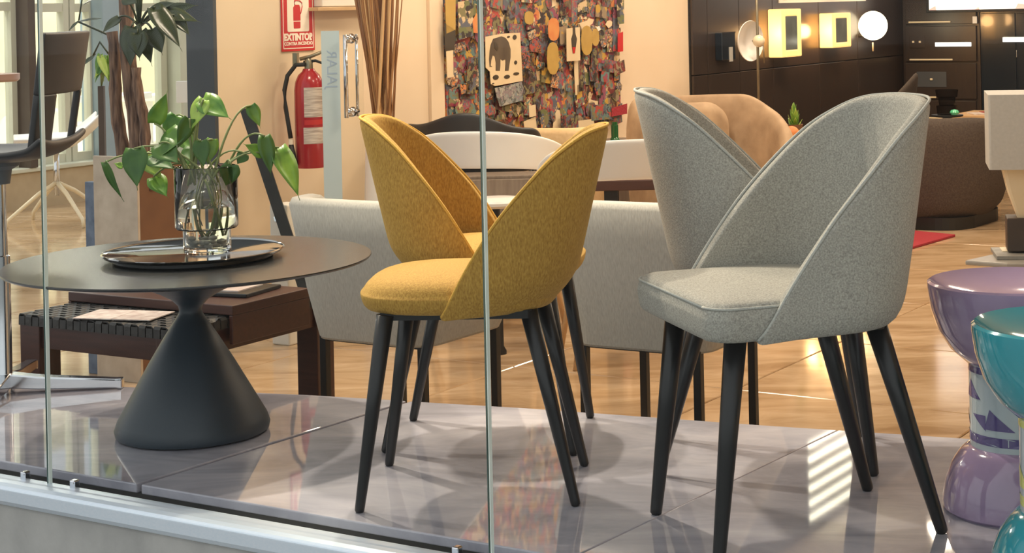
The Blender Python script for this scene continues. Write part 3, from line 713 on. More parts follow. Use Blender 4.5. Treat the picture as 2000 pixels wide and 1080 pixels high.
for k in range(NSY):
    y0, y1 = k * swy + .002, (k + 1) * swy - .002; pts = [(-.004, HB - .034), (-.004, HB - .008)]
    for j in range(NS * 2 + 1): pts.append((j * sw / 2, HB - .008 + (-.003 if ((j // 2 + k) % 2) else .006)))
    pts += [(LX + .004, HB - .008), (LX + .004, HB - .034)]
    vs = []
    for (x, z) in pts: vs += [(x, y0, z), (x, y1, z)]
    fs = [(2 * i, 2 * i + 1, 2 * i + 3, 2 * i + 2) for i in range(len(pts) - 1)]
    o = mesh('leather_strap', vs, fs, m_leather, bt); mm = o.modifiers.new('s', 'SOLIDIFY'); mm.thickness = .004; mm.offset = 0
wt = thing('bridge_tray', 'brown wooden tray bridging across the middle of the woven bench', 'tray', (bA.x, bA.y, ZF), ang)
ya, yb = LY * .30, LY * .80
box('tray_board', (-.02, ya, HB + .003), (LX + .02, yb, HB + .033), m_brown, wt, bevel=.003)
box('tray_side', (LX + .006, ya, HB - .085), (LX + .02, yb, HB + .003), m_brown, wt, bevel=.002)
box('tray_side', (-.02, ya, HB - .085), (-.006, yb, HB + .003), m_brown, wt, bevel=.002)
def onbench(x, y, z=HB): 
    return Vector((bA.x, bA.y, ZF + z)) + Vector((math.cos(ang), math.sin(ang), 0)) * x + Vector((-math.sin(ang), math.cos(ang), 0)) * y
q = onbench(.36, .085, HB + .004)
mg = thing('magazine', 'open printed leaflet lying on the woven bench top', 'magazine', q, ang + .25)
for k, (a, b) in enumerate(((-.13, 0), (.002, .13))): box('page', (a, -.075, 0), (b, .075, .003), m_paper, mg)
q = onbench(.46, LY * .58, HB + .0335)
tr2 = thing('tablet_tray', 'thin black tray with papers on the wooden bridge tray', 'tray', q, ang + .15)
box('tray_plate', (-.15, -.10, 0), (.15, .10, .012), m_darkrim, tr2, bevel=.003); box('paper_sheet', (-.12, -.07, .012), (.10, .07, .016), m_paper, tr2)

# ================================================================== GREY TUB ARMCHAIRS
def tub_armchair(name, label, group, mat, legmat, w=.29, d=.29, zb=.33, zt_=.754, bot=.76):
    t = thing(name, label, 'armchair', group=group)
    out = rrect(-d, d, -w, w, .11, 8)
    # U-shaped wall, open on +X
    def wallfn(i, v):
        return None
    pts = [p for p in out]
    # order the outline so it starts and ends at the open front
    n = len(pts); k0 = min(range(n), key=lambda k: (pts[k][0] - d) ** 2 + (pts[k][1] - (w - .11)) ** 2)
    path = [pts[(k0 + k) % n] for k in range(n)]
    path = [p for p in path if not (p[0] > d - 1e-6 and abs(p[1]) < w - .11 - 1e-6)]
    th = .085
    prof = [(0, 0), (.35, 0), (.75, 0), (.95, .0), (.99, .012), (1.0, .035), (1.0, th - .035), (.99, th - .012), (.95, th), (.7, th), (.35, th)]
    vs = []; 
    for (x, y) in path:
        for h, ins in prof:
            z = zb + (zt_ - .24 * max(0, (x + d * .55) / (1.55 * d)) ** 1.1 - zb) * h; sc = bot + (1 - bot) * h ** .85
            L = math.hypot(x, y); k = max(0, L * sc - ins) / L
            vs.append((x * k, y * k, z))
    m = len(prof); fs = []
    for i in range(len(path) - 1):
        for j in range(m - 1): fs.append((i * m + j, (i + 1) * m + j, (i + 1) * m + j + 1, i * m + j + 1))
    fs.append(tuple(range(m))); fs.append(tuple(range((len(path) - 1) * m + m - 1, (len(path) - 1) * m - 1, -1)))
    mesh('tub_shell', vs, fs, mat, t, True)
    layered('seat_base', out, [(bot * .86, zb - .012), (bot * .99, zb - .006), (bot * 1.0, zb + .02), (.80, zb + .10)], mat, t)
    inner = rrect(-d + .085, d - .01, -w + .088, w - .088, .05, 5)
    layered('seat_cushion', inner, [(.94, zb + .09), (1, zb + .11), (1, zb + .15), (.96, zb + .165), (.8, zb + .172), (.3, zb + .175)], mat, t, smooth=True)
    for sx in (-1, 1):
        for sy in (-1, 1):
            x, y = sx * d * bot * .84, sy * w * bot * .84
            box('leg', (x - .012, y - .012, 0), (x + .012, y + .012, zb + .004), legmat, t, bevel=.002)
        y = w * bot * .84; box('leg_rail', (sx * d * bot * .8 - .010, -y * .95, zb - .016), (sx * d * bot * .8 + .010, y * .95, zb - .004), legmat, t)
    return t
G_A = 'pale grey tub armchairs behind the platform'
ac = tub_armchair('tub_armchair', 'pale grey tub armchair with black legs, between round table and yellow chairs', G_A, m_armchair, m_blackmetal)
a1 = at(800, 520, 5.36); ac.location = (a1.x, 5.36, ZF); ac.rotation_euler[2] = math.radians(60)
a2 = at(1305, 520, 5.18)
copy_tree(ac, 'pale grey tub armchair with black legs, between yellow and grey chairs', (a2.x, 5.18, ZF), math.radians(62))

# pale box at the armchair's left with a black board leaning behind it
pb = at(563, 470, 6.9); pbx = box('storage_box', (-.05, -.05, 0), (.04, .05, at(560, 397, 6.9).z - ZF), m_white, None, bevel=.006, loc=(pb.x, 6.9, ZF), rot=(0, 0, -A30))
tag(pbx, 'narrow pale box standing left of the first grey armchair', 'box')
top, foot = at(480, 213, 6.95), at(632, 600, 6.6); foot.z = ZF + .0; dv = top - foot
bd = thing('black_board', 'black flat board leaning against the beige wall under the extinguisher', 'board', foot)
ux = dv.normalized(); sx_ = ux.cross(Vector((0, -1, .2))).normalized() * .022; nx_ = ux.cross(sx_).normalized() * .008
vs = [a + b + c for a in (Vector((0, 0, .03)), dv) for b in (-sx_, sx_) for c in (-nx_, nx_)]
mesh('board', vs, BOXF, m_rubber, bd); 
mid_ = dv * .55
mesh('board_band', [mid_ + ux * l + b * 1.05 + c * 1.2 for l in (-.01, .01) for b in (-sx_, sx_) for c in (-nx_, nx_)], BOXF, m_chrome, bd)

# ================================================================== PLANTER WITH TRUNKS
pd = 6.2
pc = at(270, 470, pd)
pl_ = thing('square_planter', 'square planter with travertine and rust brown faces behind the round table', 'planter', (pc.x, pd, ZF), -A30)
ph = at(225, 308, pd).z - ZF
box('stone_panel', (-.22, 0, 0), (0, .012, ph), m_stone, pl_, bevel=.002)
box('rust_panel', (-.012, .012, 0), (0, .27, ph - .012), m_rust, pl_, bevel=.002)
box('rust_panel', (-.22, .012, 0), (-.208, .27, ph - .012), m_rust, pl_); box('rust_panel', (-.208, .258, 0), (-.012, .27, ph - .012), m_rust, pl_)
box('soil', (-.208, .012, ph - .10), (-.012, .258, ph - .04), m_bark, pl_)
sl = at(178, 470, pd + .15)
bl = box('stone_slab', (-.075, 0, 0), (.0, .03, at(178, 357, pd + .15).z - ZF), m_slate, None, bevel=.003, loc=(sl.x + .03, pd + .16, ZF), rot=(0, 0, -A30)); tag(bl, 'upright blue grey stone slab left of the square planter', 'slab')
px_ = at(255, 300, pd + .12)
tp_o = Vector((px_.x, px_.y, ZF + ph - .05))
tree = thing('indoor_tree', 'potted plant with twin bark trunks and dark drooping leaves', 'plant', tp_o)
def trunk(a, b, r0, r1, dd):
    A_, B_ = at(*a, pd + dd), at(*b, pd + dd); pts = []
    n = 14
    for k in range(n + 1):
        t = k / n; p = A_.lerp(B_, t); p.x += .006 * math.sin(t * 9 + a[0]); pts.append(p - tp_o)
    tube('trunk', pts, [r0 + (r1 - r0) * k / n + .002 * math.sin(k * 2.3) for k in range(n + 1)], m_bark, tree, seg=12)
trunk((245, 372), (217, 62), .027, .020, .14); trunk((276, 372), (238, -70), .036, .024, .10); trunk((292, 372), (268, 132), .022, .017, .07)
TT = lambda u, v, dd=0: at(u, v, pd + dd)
DL = [((257, 52), (251, 136), 46, (-.06, -.10), (-.2, -1, .1)), ((275, 60), (297, 128), 34, (-.02, -.05), (.3, -1, .1)), ((268, 64), (272, 118), 40, (-.08, -.1), (.1, -1, .1)),
      ((296, 56), (318, 107), 40, (-.04, -.06), (.3, -1, .2)), ((302, 14), (357, 96), 42, (-.05, -.10), (.5, -1, .4)), ((318, 22), (392, 40), 34, (0, -.03), (.0, -1, .8)),
      ((297, 18), (345, 2), 24, (.02, .0), (0, -1, .8)), ((232, 34), (196, 64), 24, (.06, .02), (-.4, -1, .4)), ((243, -6), (268, 6), 30, (-.05, -.08), (0, -1, .3)), ((330, 20), (385, 8), 26, (.05, .04), (.2, -1, .5)), ((340, 30), (372, 70), 26, (-.02, -.04), (.4, -1, .2))]
hubp = TT(272, 54, .02)
for (b, tp, wpx, (d0, d1), nn) in DL:
    B, T = TT(*b, d0), TT(*tp, d1)
    leaf('leaf', B, T, wpx * pm(pd), m_philo, tree, nn, org=tp_o, curl=.25, fold=.3)
    tube('petiole', [q - tp_o for q in bez(hubp, (hubp + B) / 2 + Vector((0, 0, .04)), B, 6)], .004, m_philo, tree, seg=6)
for u in (262, 270, 279):
    tube('petiole', [hubp - tp_o, TT(u, -40, .02) - tp_o], .005, m_philo, tree, seg=6)
# thin twig with narrow leaves at the left
tw = TT(136, 58, .25)
tube('twig', [TT(216, 110, .2) - tp_o, TT(195, 82, .2) - tp_o, TT(182, 108, .22) - tp_o], .004, m_philo, tree, seg=6)
tube('twig', [TT(216, 70, .2) - tp_o, TT(152, 42, .25) - tp_o, TT(136, 58, .25) - tp_o], [.004, .004, .002], m_philo, tree, seg=6)
tube('twig', [TT(154, 40, .25) - tp_o, TT(163, -20, .25) - tp_o], .003, m_philo, tree, seg=6)
for b, tp, wpx in (((152, 42), (197, 33), 11), ((160, 10), (182, -4), 13), ((186, 106), (154, 131), 13), ((154, 40), (134, 58), 8)):
    leaf('leaf', TT(*b, .25), TT(*tp, .22), wpx * pm(pd), m_philo, tree, (0, -.5, 1), org=tp_o, shape='lance')
gp_ = at(198, 168, 7.4)
sp = thing('trailing_plant', 'small bright green plant on a thin dark stand behind the trunks', 'plant', (gp_.x, 7.4, ZF))
box('stand', (-.012, -.012, 0), (.012, .012, gp_.z - ZF), m_framedk, sp)
og = Vector((gp_.x, 7.4, ZF))
for k in range(12):
    a = at(random.uniform(192, 212), random.uniform(106, 135), 7.4 + random.uniform(-.04, .04)); b = at(random.uniform(180, 216), random.uniform(140, 163), 7.4 + random.uniform(-.08, .04))
    leaf('leaf', a, b, random.uniform(12, 18) * pm(7.4), m_leaf if k % 2 else m_leaflt, sp, (random.uniform(-.5, .5), -1, .2), org=og, nl=6)
    tube('stem', [Vector((0, 0, gp_.z - ZF)), a - og], .003, m_stem, sp, seg=5)

# ================================================================== ON THE BEIGE WALL
WR = math.radians(60)
def wroot(name, label, cat, u, v, off=0.0, group=None):
    s, z = wl(u, v, off); return thing(name, label, cat, wp(s, z, off), WR, group), s, z
# EXTINTOR sign: local x along wall, z up, -y outward
s0, zb_ = wl(549, 101); s1, _ = wl(613, 98); SWD = s1 - s0
sg = thing('extinguisher_sign', 'red EXTINTOR sign with white extinguisher pictogram on the beige wall', 'sign', wp((s0 + s1) / 2, zb_, .002), WR)
hh = SWD * 1.5; hw_ = SWD / 2
box('sign_plate', (-hw_, -.004, 0), (hw_, 0, hh), m_signred, sg)
b_ = .006
for lo, hi in (((-hw_ + .008, -.0048, .010), (hw_ - .008, -.004, .014)), ((-hw_ + .008, -.0048, .010), (-hw_ + .012, -.004, hh - .01)), ((hw_ - .012, -.0048, .010), (hw_ - .008, -.004, hh - .01)), ((-hw_ + .008, -.0048, hh - .014), (hw_ - .008, -.004, hh - .010))):
    box('border_line', lo, hi, m_signwhite, sg)
text('lettering', 'EXTINTOR', .040, m_signwhite, sg, (0, -.0044, .058), sx=.94, bold=.0022)
text('lettering', 'CONTRA INCENDIO', .0195, m_signwhite, sg, (0, -.0044, .031), sx=1.0, bold=.0006)
pan = prism('pictogram_panel', rrect(-hw_ * .66, hw_ * .66, .082, hh - .02, .008, 4), -.0048, -.004, m_signwhite, sg)
prism('pictogram', [(-.028, .096), (-.030, .10), (-.030, .125), (.013, .125), (.013, .10), (.010, .096)], -.0055, -.0048, m_signred, pan)
prism('pictogram', [(-.031, .129), (.014, .129), (.014, .185), (.007, .197), (-.02, .197), (-.031, .185)], -.0055, -.0048, m_signred, pan)
tube('pictogram_hose', [(x, -.0052, z) for x, z in ((-.022, .197), (-.024, .210), (-.012, .216), (.010, .214), (.024, .205), (.026, .19), (.018, .165), (.014, .158))], .0026, m_signred, pan, seg=6)
prism('pictogram', [(-.034, .222), (-.03, .226), (-.01, .217), (-.014, .212)], -.0055, -.0048, m_signred, pan)
# fire extinguisher
ed = 7.28; eb = at(607, 327, ed); pe = pm(ed); ER = 29 * pe
ex_ = thing('fire_extinguisher', 'red fire extinguisher with black hose hanging on the beige wall', 'fire extinguisher', (eb.x, ed, eb.z))
HC = (327 - 128) * pe
lathe('cylinder', [(0, 0), (ER * .92, 0), (ER, .008), (ER, HC * .76), (ER * .93, HC * .84), (ER * .72, HC * .91), (ER * .45, HC * .945), (ER * .38, HC * .97), (0, HC * .97)], m_red, ex_, seg=40)
lathe('valve', [(0, HC * .96), (.018, HC * .96), (.018, HC + .02), (.012, HC + .03), (0, HC + .03)], m_brass, ex_, seg=16)
tube('handle', [(-.035, -.005, HC + .028), (.01, -.005, HC + .038), (.075, -.01, HC + .062)], [.008, .008, .006], m_brass, ex_)
tube('handle', [(-.02, -.005, HC + .015), (.03, -.005, HC + .02), (.07, -.01, HC + .005)], [.006, .006, .005], m_rubber, ex_)
box('wall_hook', (-.068, .0, HC + .0), (-.048, .05, HC + .055), m_brass, ex_, bevel=.003)
hose = [(-.012, -.02, HC + .006), (-.05, -.02, HC + .004), (-.085, -.022, HC - .04), (-.098, -.026, HC - .10), (-.094, -.03, HC - .17), (-.083, -.034, HC - .24), (-.073, -.04, HC - .30)]
tube('hose', hose, .0095, m_rubber, ex_, seg=10)
lathe('hose_ferrule', [(0, 0), (.011, 0), (.011, .022), (0, .022)], m_signwhite, ex_, seg=12, loc=(-.072, -.042, HC - .325))
tube('nozzle', [(-.072, -.042, HC - .322), (-.068, -.044, HC - .36), (-.062, -.046, .012)], [.010, .014, .018], m_rubber, ex_, seg=10)
def cyl_label(a0, a1, z0, z1, mat, nm, parent, r):
    g = grid(nm, lambda i, j: (r * math.cos(math.radians(a0 + (a1 - a0) * i)), r * math.sin(math.radians(a0 + (a1 - a0) * i)), z0 + (z1 - z0) * j), 10, 1, mat, parent); return g
cyl_label(-100, -20, HC * .50, HC * .79, m_label, 'label_sticker', ex_, ER + .0008)
cyl_label(-100, -20, HC * .425, HC * .475, m_signred, 'label_band', ex_, ER + .0008)
cyl_label(-104, -22, HC * .24, HC * .40, m_label, 'label_sticker', ex_, ER + .0008)
# glazed door leaf with frosted strip and chrome pull
dd_ = 6.7
dp = at(652, 400, dd_)
dr = thing('door_1', 'clear glass door with a frosted strip and a chrome pull handle', 'door', (dp.x, dd_, ZF), math.radians(10)); dr['kind'] = 'structure'
if 'category' in dr: del dr['category']
pdd = pm(dd_); Z = lambda v: at(652, v, dd_).z - ZF
box('glass_leaf', (-.75, -.005, .02), (62 * pdd, .005, 2.2), m_glass, dr)
strip = box('frosted_strip', (-18 * pdd, -.0075, .25), (17 * pdd, -.0055, Z(60)), m_frost, dr)
o = text('lettering', 'JALAR', .055, m_frosttxt, strip, (.002, -.0079, Z(135)), rot=(math.pi / 2, math.pi / 2, 0), depth=.0002); o.scale = (-1, 1, 1)
hx = 40 * pdd
for side in (-1, 1):
    xx = (28 if side < 0 else 50) * pdd
    tube('pull_bar', [(xx, side * .045, Z(230)), (xx, side * .045, Z(68))], .0085 if side < 0 else .006, m_chrome, dr, seg=12)
for v in (76, 219):
    tube('pull_boss', [(28 * pdd, -.045, Z(v)), (34 * pdd, -.03, Z(v)), (40 * pdd, -.012, Z(v))], [.010, .018, .02], m_chrome, dr, seg=14)
    tube('pull_boss', [(40 * pdd, .006, Z(v)), (50 * pdd, .045, Z(v))], .010, m_chrome, dr, seg=12)
# white framed box high on the wall
nb, sq, zq = wroot('wall_panel_box', 'white shallow box on the wall above the frosted strip', 'box', 662, 18, .0)
box('panel', (-.17, -.05, .012), (.17, 0, .35), m_white, nb, bevel=.004); box('ledge', (-.21, -.06, -.006), (.21, 0, .010), m_woodlt, nb, bevel=.002)
# dry reeds in a floor vase
rd = 7.35; rb = at(742, 330, rd); ro = Vector((rb.x, rd, ZF))
rv = thing('dry_reeds', 'tall bundle of dry reeds in a slim floor vase behind the yellow chair', 'dried plant', ro)
zt0 = at(742, 250, rd).z - ZF
lathe('reed_vase', [(0, 0), (.07, 0), (.085, .02), (.075, .3), (.058, zt0 - .05), (.062, zt0), (.054, zt0), (.05, zt0 - .06), (0, zt0 - .06)], m_whiteplastic, rv, seg=32)
for k in range(58):
    u0 = random.gauss(752, 10); u0 = max(722, min(782, u0)); lean_ = random.uniform(-1, .35)
    u1 = u0 + lean_ * 66 + random.uniform(-10, 10)
    a = Vector(((u0 - 742) * pm(rd) * .8, random.uniform(-.03, .03), zt0 - .05)); b = at(u1, -120, rd + random.uniform(-.1, .06)) - ro
    c_ = a.lerp(b, .45) + Vector((random.uniform(-.02, .02), 0, 0)); tube('reed', bez(a, c_, b, 5), [.0035 + .003 * random.random()] * 6, m_reed[k % 4], rv, seg=5)
b = at(790, -60, rd) - ro; tube('reed', bez((.04, 0, zt0 - .05), at(776, 120, rd) - ro, b, 6), .0025, m_reed[0], rv, seg=5)

# ================================================================== COLLAGE
def voro(name, cols, scale, rough=.6):
    m = bpy.data.materials.new(name); m.use_nodes = True; nt = m.node_tree; b = nt.nodes['Principled BSDF']; b.inputs['Roughness'].default_value = rough
    tc = nt.nodes.new('ShaderNodeTexCoord'); nz = nt.nodes.new('ShaderNodeTexNoise'); nz.inputs['Scale'].default_value = scale * .6; nz.inputs['Detail'].default_value = 3
    mx = nt.nodes.new('ShaderNodeMix'); mx.data_type = 'RGBA'; mx.inputs[0].default_value = .12
    nt.links.new(tc.outputs['Object'], nz.inputs[0]); nt.links.new(tc.outputs['Object'], mx.inputs[6]); nt.links.new(nz.outputs[1], mx.inputs[7])
    v = nt.nodes.new('ShaderNodeTexVoronoi'); v.inputs['Scale'].default_value = scale; nt.links.new(mx.outputs[2], v.inputs[0])
    sp = nt.nodes.new('ShaderNodeSeparateColor'); nt.links.new(v.outputs['Color'], sp.inputs[0])
    r = nt.nodes.new('ShaderNodeValToRGB'); r.color_ramp.interpolation = 'CONSTANT'
    n = len(cols)
    for k, c in enumerate(cols):
        e = r.color_ramp.elements[k] if k < 2 else r.color_ramp.elements.new(k / n)
        e.position = k / n; e.color = sr(*c)
    nt.links.new(sp.outputs[0], r.inputs[0]); nt.links.new(r.outputs[0], b.inputs['Base Color']); return m
PAL = [(126, 60, 56), (176, 76, 66), (196, 156, 74), (96, 98, 108), (86, 66, 56), (210, 184, 144), (128, 120, 82), (104, 130, 126), (146, 80, 100), (206, 128, 72), (58, 48, 44), (150, 130, 104)]
m_base = voro('collage ground print', PAL, 34)
m_scr = [voro('collage print %d' % k, random.sample(PAL, 4) + [c], random.choice((22, 30, 44, 60))) for k, c in enumerate([(162, 70, 60), (192, 152, 66), (64, 60, 72), (112, 116, 74), (142, 54, 74), (70, 56, 48), (96, 120, 120), (206, 184, 150), (176, 104, 54), (44, 38, 36)])]
m_card = M('cream card', sr(222, 198, 158), .6, col2=sr(230, 208, 170), scale=12)
m_eleph = M('grey brown print', sr(104, 90, 72), .6, col2=sr(72, 60, 48), scale=9, stretch=(1.5, 1, .5), contrast=.4)
m_ink = M('dark print', sr(60, 50, 38), .6, col2=sr(78, 66, 48), scale=20)
m_yel = M('ochre card', sr(196, 160, 84), .6, col2=sr(176, 142, 70), scale=14)
m_orange = M('orange print', sr(206, 110, 60), .6, col2=sr(222, 160, 90), scale=16)
m_map = voro('pale map print', [(150, 152, 146), (128, 138, 140), (172, 168, 156), (96, 96, 92), (140, 128, 130)], 50)
sL, zL = wl(868, 250); sR, _ = wl(1208, 230)
CW = sR - sL; cz0 = wl(1040, 252)[1]; CH = 2.2 - cz0
cg = thing('collage', 'large colourful paper collage with an elephant card hanging on the beige wall', 'artwork', wp(sL, cz0, .004), WR)
box('backing', (0, -.012, 0), (CW, 0, CH), m_base, cg)
def C(u, v):
    s, z = wl(u, v, .02); return s - sL, z - cz0
def scrap(x, z, w, h, rot, mat, y, kind):
    if kind == 0: pts = [(-w / 2, -h / 2), (w / 2, -h / 2), (w / 2, h / 2), (-w / 2, h / 2)]
    elif kind == 1: pts = [(w / 2 * math.cos(a * .6283), h / 2 * math.sin(a * .6283)) for a in range(10)]
    else: pts = [(w * random.uniform(.3, .6) * math.cos(a * 1.0472 + .3), h * random.uniform(.3, .6) * math.sin(a * 1.0472 + .3)) for a in range(6)]
    c, s = math.cos(rot), math.sin(rot)
    return prism('paper_scrap', [(x + px * c - pz * s, z + px * s + pz * c) for px, pz in pts], y, y + .003, mat, cg)
vis = wl(1040, 0)[1] - cz0 + .12
for k in range(230):
    x = random.uniform(.02, CW - .02); z = random.uniform(.0, vis)
    w_ = random.uniform(.05, .14); h_ = random.uniform(.04, .10)
    if k % 5 == 0: w_, h_ = random.uniform(.05, .09), random.uniform(.12, .26)
    if k % 7 == 3 : z = random.uniform(0, .10); w_ = random.uniform(.03, .07); h_ = random.uniform(.03, .06)
    scrap(x, z, w_, h_, random.uniform(-.25, .25), m_scr[k % 10] if k % 11 else m_card, -.013 - .0035 * (k % 6) - .003, random.choice((0, 0, 0, 1, 2)))
def piece(name, pts, mat, y, parent=cg): return prism(name, [C(*p) for p in pts], y, y + .003, mat, parent)
Y0 = -.046
# edge pieces that overhang the outline
piece('paper_scrap', [(1184, 212), (1216, 202), (1216, 222), (1184, 228)], m_redrug, Y0); piece('paper_scrap', [(1198, 66), (1208, 62), (1208, 100), (1198, 102)], m_signred, Y0)
piece('paper_scrap', [(1086, 226), (1120, 222), (1120, 250), (1088, 256)], m_scr[5], Y0); piece('paper_scrap', [(1144, 206), (1186, 202), (1186, 232), (1146, 236)], m_scr[2], Y0)
piece('paper_scrap', [(1120, 236), (1150, 232), (1152, 246), (1122, 254)], m_card, Y0); piece('paper_scrap', [(1196, 0), (1210, -2), (1210, 46), (1198, 48)], m_scr[3], Y0)
piece('paper_scrap', [(860, -10), (880, -12), (880, 58), (862, 66)], m_yel, Y0); piece('paper_scrap', [(858, 44), (880, 60), (878, 98), (860, 100)], m_ink, Y0)
piece('paper_scrap', [(862, 100), (875, 98), (876, 150), (864, 152)], m_card, Y0); piece('paper_scrap', [(884, 4), (914, 0), (914, 70), (886, 78)], m_scr[3], Y0 - .003)
piece('paper_scrap', [(912, 42), (920, 26), (932, 48), (928, 66), (914, 64)], m_orange, Y0 - .004)
# elephant card with small beetles
card = piece('elephant_card', [(937, 72), (970, 66), (1005, 64), (1010, 158), (956, 168), (948, 164), (946, 140), (938, 132)], m_card, Y0 - .004)
EL = [(947, 88), (952, 76), (958, 74), (968, 71), (976, 74), (982, 82), (986, 96), (986, 112), (984, 124), (982, 138), (975, 138), (976, 126), (976, 116), (970, 118), (966, 115), (966, 128), (965, 138), (957, 138), (957, 122), (955, 110), (951, 108), (948, 118), (947, 128), (950, 130), (945, 130), (944, 116), (945, 100)]
piece('elephant_print', EL, m_eleph, Y0 - .0055, card)
piece('elephant_ear', [(953, 82), (959, 84), (962, 94), (959, 100), (954, 94)], m_ink, Y0 - .0065, card)
for (u, v, a, b) in ((957, 151, 6, 5), (979, 150, 6, 4), (997, 144, 6, 3), (994, 73, 4, 5), (982, 72, 3, 2), (952, 163, 2, 1.5), (996, 122, 3, 4)):
    piece('beetle_print', [(u + a * math.cos(k * .7854), v + b * math.sin(k * .7854) - a * math.cos(k * .7854) * .1) for k in range(8)], m_ink, Y0 - .0055, card)
mp_ = piece('map_card', [(956, 172), (1008, 160), (1012, 172), (1010, 196), (966, 208), (960, 190)], m_map, Y0 - .003)
# tall cream card with brush figure, ochre ovals
tc2 = piece('brush_card', [(1096, 56), (1122, 53), (1123, 118), (1097, 120)], m_card, Y0 - .004)
piece('brush_print', [(1108, 50), (1112, 50), (1113, 66), (1116, 76), (1114, 90), (1112, 104), (1108, 104), (1106, 90), (1105, 76), (1108, 66)], m_ink, Y0 - .0055, tc2)
piece('brush_tip', [(1107, 92), (1113, 92), (1111, 104), (1108, 104)], m_signred, Y0 - .0065, tc2)
piece('paper_scrap', [(1106, -10), (1118, -10), (1117, 40), (1107, 46)], m_scr[6], Y0 - .003)
def oval(u0, u1, v0, v1, mat): return piece('oval_card', [((u0 + u1) / 2 + (u1 - u0) / 2 * math.cos(k * .5236), (v0 + v1) / 2 + (v1 - v0) / 2 * (abs(math.sin(k * .5236)) ** .6) * (1 if math.sin(k * .5236) > 0 else -1)) for k in range(12)], mat, Y0 - .004)
oval(1058, 1081, 82, 146, m_yel); oval(1060, 1082, 35, 80, m_orange); oval(1125, 1147, 50, 108, m_yel); oval(1014, 1032, 22, 48, m_yel); oval(1146, 1160, 56, 90, m_yel)
piece('paper_scrap', [(1154, 54), (1160, 51), (1163, 58), (1158, 61)], m_signwhite, Y0 - .005)
# pale ledge and green bottle right of the collage
gb_ = at(1201, 276, 9.35)
sb = thing('sideboard', 'low grey brown sideboard under the collage', 'sideboard', (gb_.x, 9.35, ZF), WR)
zh = gb_.z - ZF
box('carcass', (-.32, -.16, .08), (.24, .14, zh - .03), m_greywood, sb, bevel=.004); box('top', (-.33, -.17, zh - .03), (.25, .15, zh), m_greywood, sb, bevel=.004)
for x in (-.30, .20):
    box('leg', (x, -.14, 0), (x + .03, -.11, .08), m_blackmetal, sb)
bo = thing('wine_bottle', 'green bottle standing on the low sideboard by the collage', 'bottle', (gb_.x, 9.35, ZF + zh))
lathe('bottle_body', [(0, 0), (.024, 0), (.026, .004), (.026, .01), (.022, .02), (.0195, .022), (.0195, .088), (.015, .09), (0, .09)], m_bottle, bo, seg=20)
lathe('bottle_cap', [(0, .09), (.016, .09), (.016, .105), (0, .105)], m_bottle, bo, seg=16)

# ================================================================== DINING CORNER
def tub_plastic(name, label, group, H=.835):
    # white one-piece chair: wide curved band back flowing into arms, open lower back, shell seat
    t = thing(name, label, 'chair', group=group)
    def band(i, j):
        a = math.radians(-112 + 224 * i); r = .29 + .03 * j
        fall = (abs(i - .5) * 2) ** 2.4
        zt = H - .20 * fall; zb = H - .150 - .09 * fall
        z = zb + (zt - zb) * j
        return (-r * math.cos(a) * .92 - .02 * j, r * math.sin(a), z)
    b = grid('back_band', band, 36, 8, m_whiteplastic, t); m = b.modifiers.new('s', 'SOLIDIFY'); m.thickness = .016; m.offset = 0; mod_sub(b, 1)
    def seatf(i, j):
        x = -.22 + .46 * i; y = (-.24 + .48 * j); e = abs(j - .5) * 2
        return (x, y * (.86 + .14 * math.sin(i * math.pi)), .445 + .05 * e ** 3 + .03 * (1 - i) ** 3)
    s = grid('seat', seatf, 14, 14, m_whiteplastic, t); m = s.modifiers.new('s', 'SOLIDIFY'); m.thickness = .016
    for sg_ in (-1, 1):
        tube('arm_post', bez((.02, sg_ * .235, .47), (.10, sg_ * .29, .52), (.10, sg_ * .295, .60), 6), [.03, .03, .028, .026, .024, .022, .022], m_whiteplastic, t)
        for fx_ in (-.2, .2):
            tube('leg', [(fx_ * .7, sg_ * .15, .44), (fx_, sg_ * .22, 0)], [.014, .010], m_woodlt, t, seg=10)
    return t
G_W = 'white plastic dining chairs'
wc = tub_plastic('dining_chair', 'white moulded chair with wide band back, left, behind the yellow chairs', G_W)
q = at(968, 265, 7.05); wc.location = (q.x, 7.05, ZF); wc.rotation_euler[2] = math.radians(78)
q = at(1215, 270, 6.5)
copy_tree(wc, 'white moulded chair with wide band back, right, between yellow and grey chairs', (q.x, 6.5, ZF), math.radians(100))
# black moulded chair and beige armchair further back
bk = thing('dining_chair', 'black moulded chair just behind the left white chair', 'chair', (0, 0, 0), 0)
def blackband(i, j):
    a = math.radians(-110 + 220 * i); r = .28 + .03 * j; fall = (abs(i - .5) * 2) ** 2
    z = .58 + (.84 - .16 * fall + .018 * math.sin(i * 17) - .58) * j
    return (-r * math.cos(a) * .92, r * math.sin(a), z)
g = grid('back_band', blackband, 40, 8, m_stool, bk); m = g.modifiers.new('s', 'SOLIDIFY'); m.thickness = .02; mod_sub(g, 1)
g = grid('seat', lambda i, j: (-.22 + .46 * i, -.23 + .46 * j, .45 + .04 * (abs(j - .5) * 2) ** 3), 10, 10, m_stool, bk); m = g.modifiers.new('s', 'SOLIDIFY'); m.thickness = .02
for sx in (-1, 1):
    for sy in (-1, 1): tube('leg', [(sx * .14, sy * .14, .44), (sx * .2, sy * .2, 0)], [.014, .01], m_blackmetal, bk)
    tube('arm_post', [(.02, sx * .22, .46), (.08, sx * .27, .62)], [.02, .016], m_stool, bk)
q = at(925, 262, 7.85); bk.location = (q.x, 7.85, ZF); bk.rotation_euler[2] = math.radians(80)
be = tub_armchair('beige_armchair', 'beige upholstered armchair with curved back below the collage', None, m_beige, m_woodlt, w=.31, d=.24, zb=.20, zt_=at(1040, 247, 8.3).z - ZF, bot=.9)
q = at(1060, 260, 8.4); be.location = (q.x, 8.4, ZF); be.rotation_euler[2] = math.radians(72)
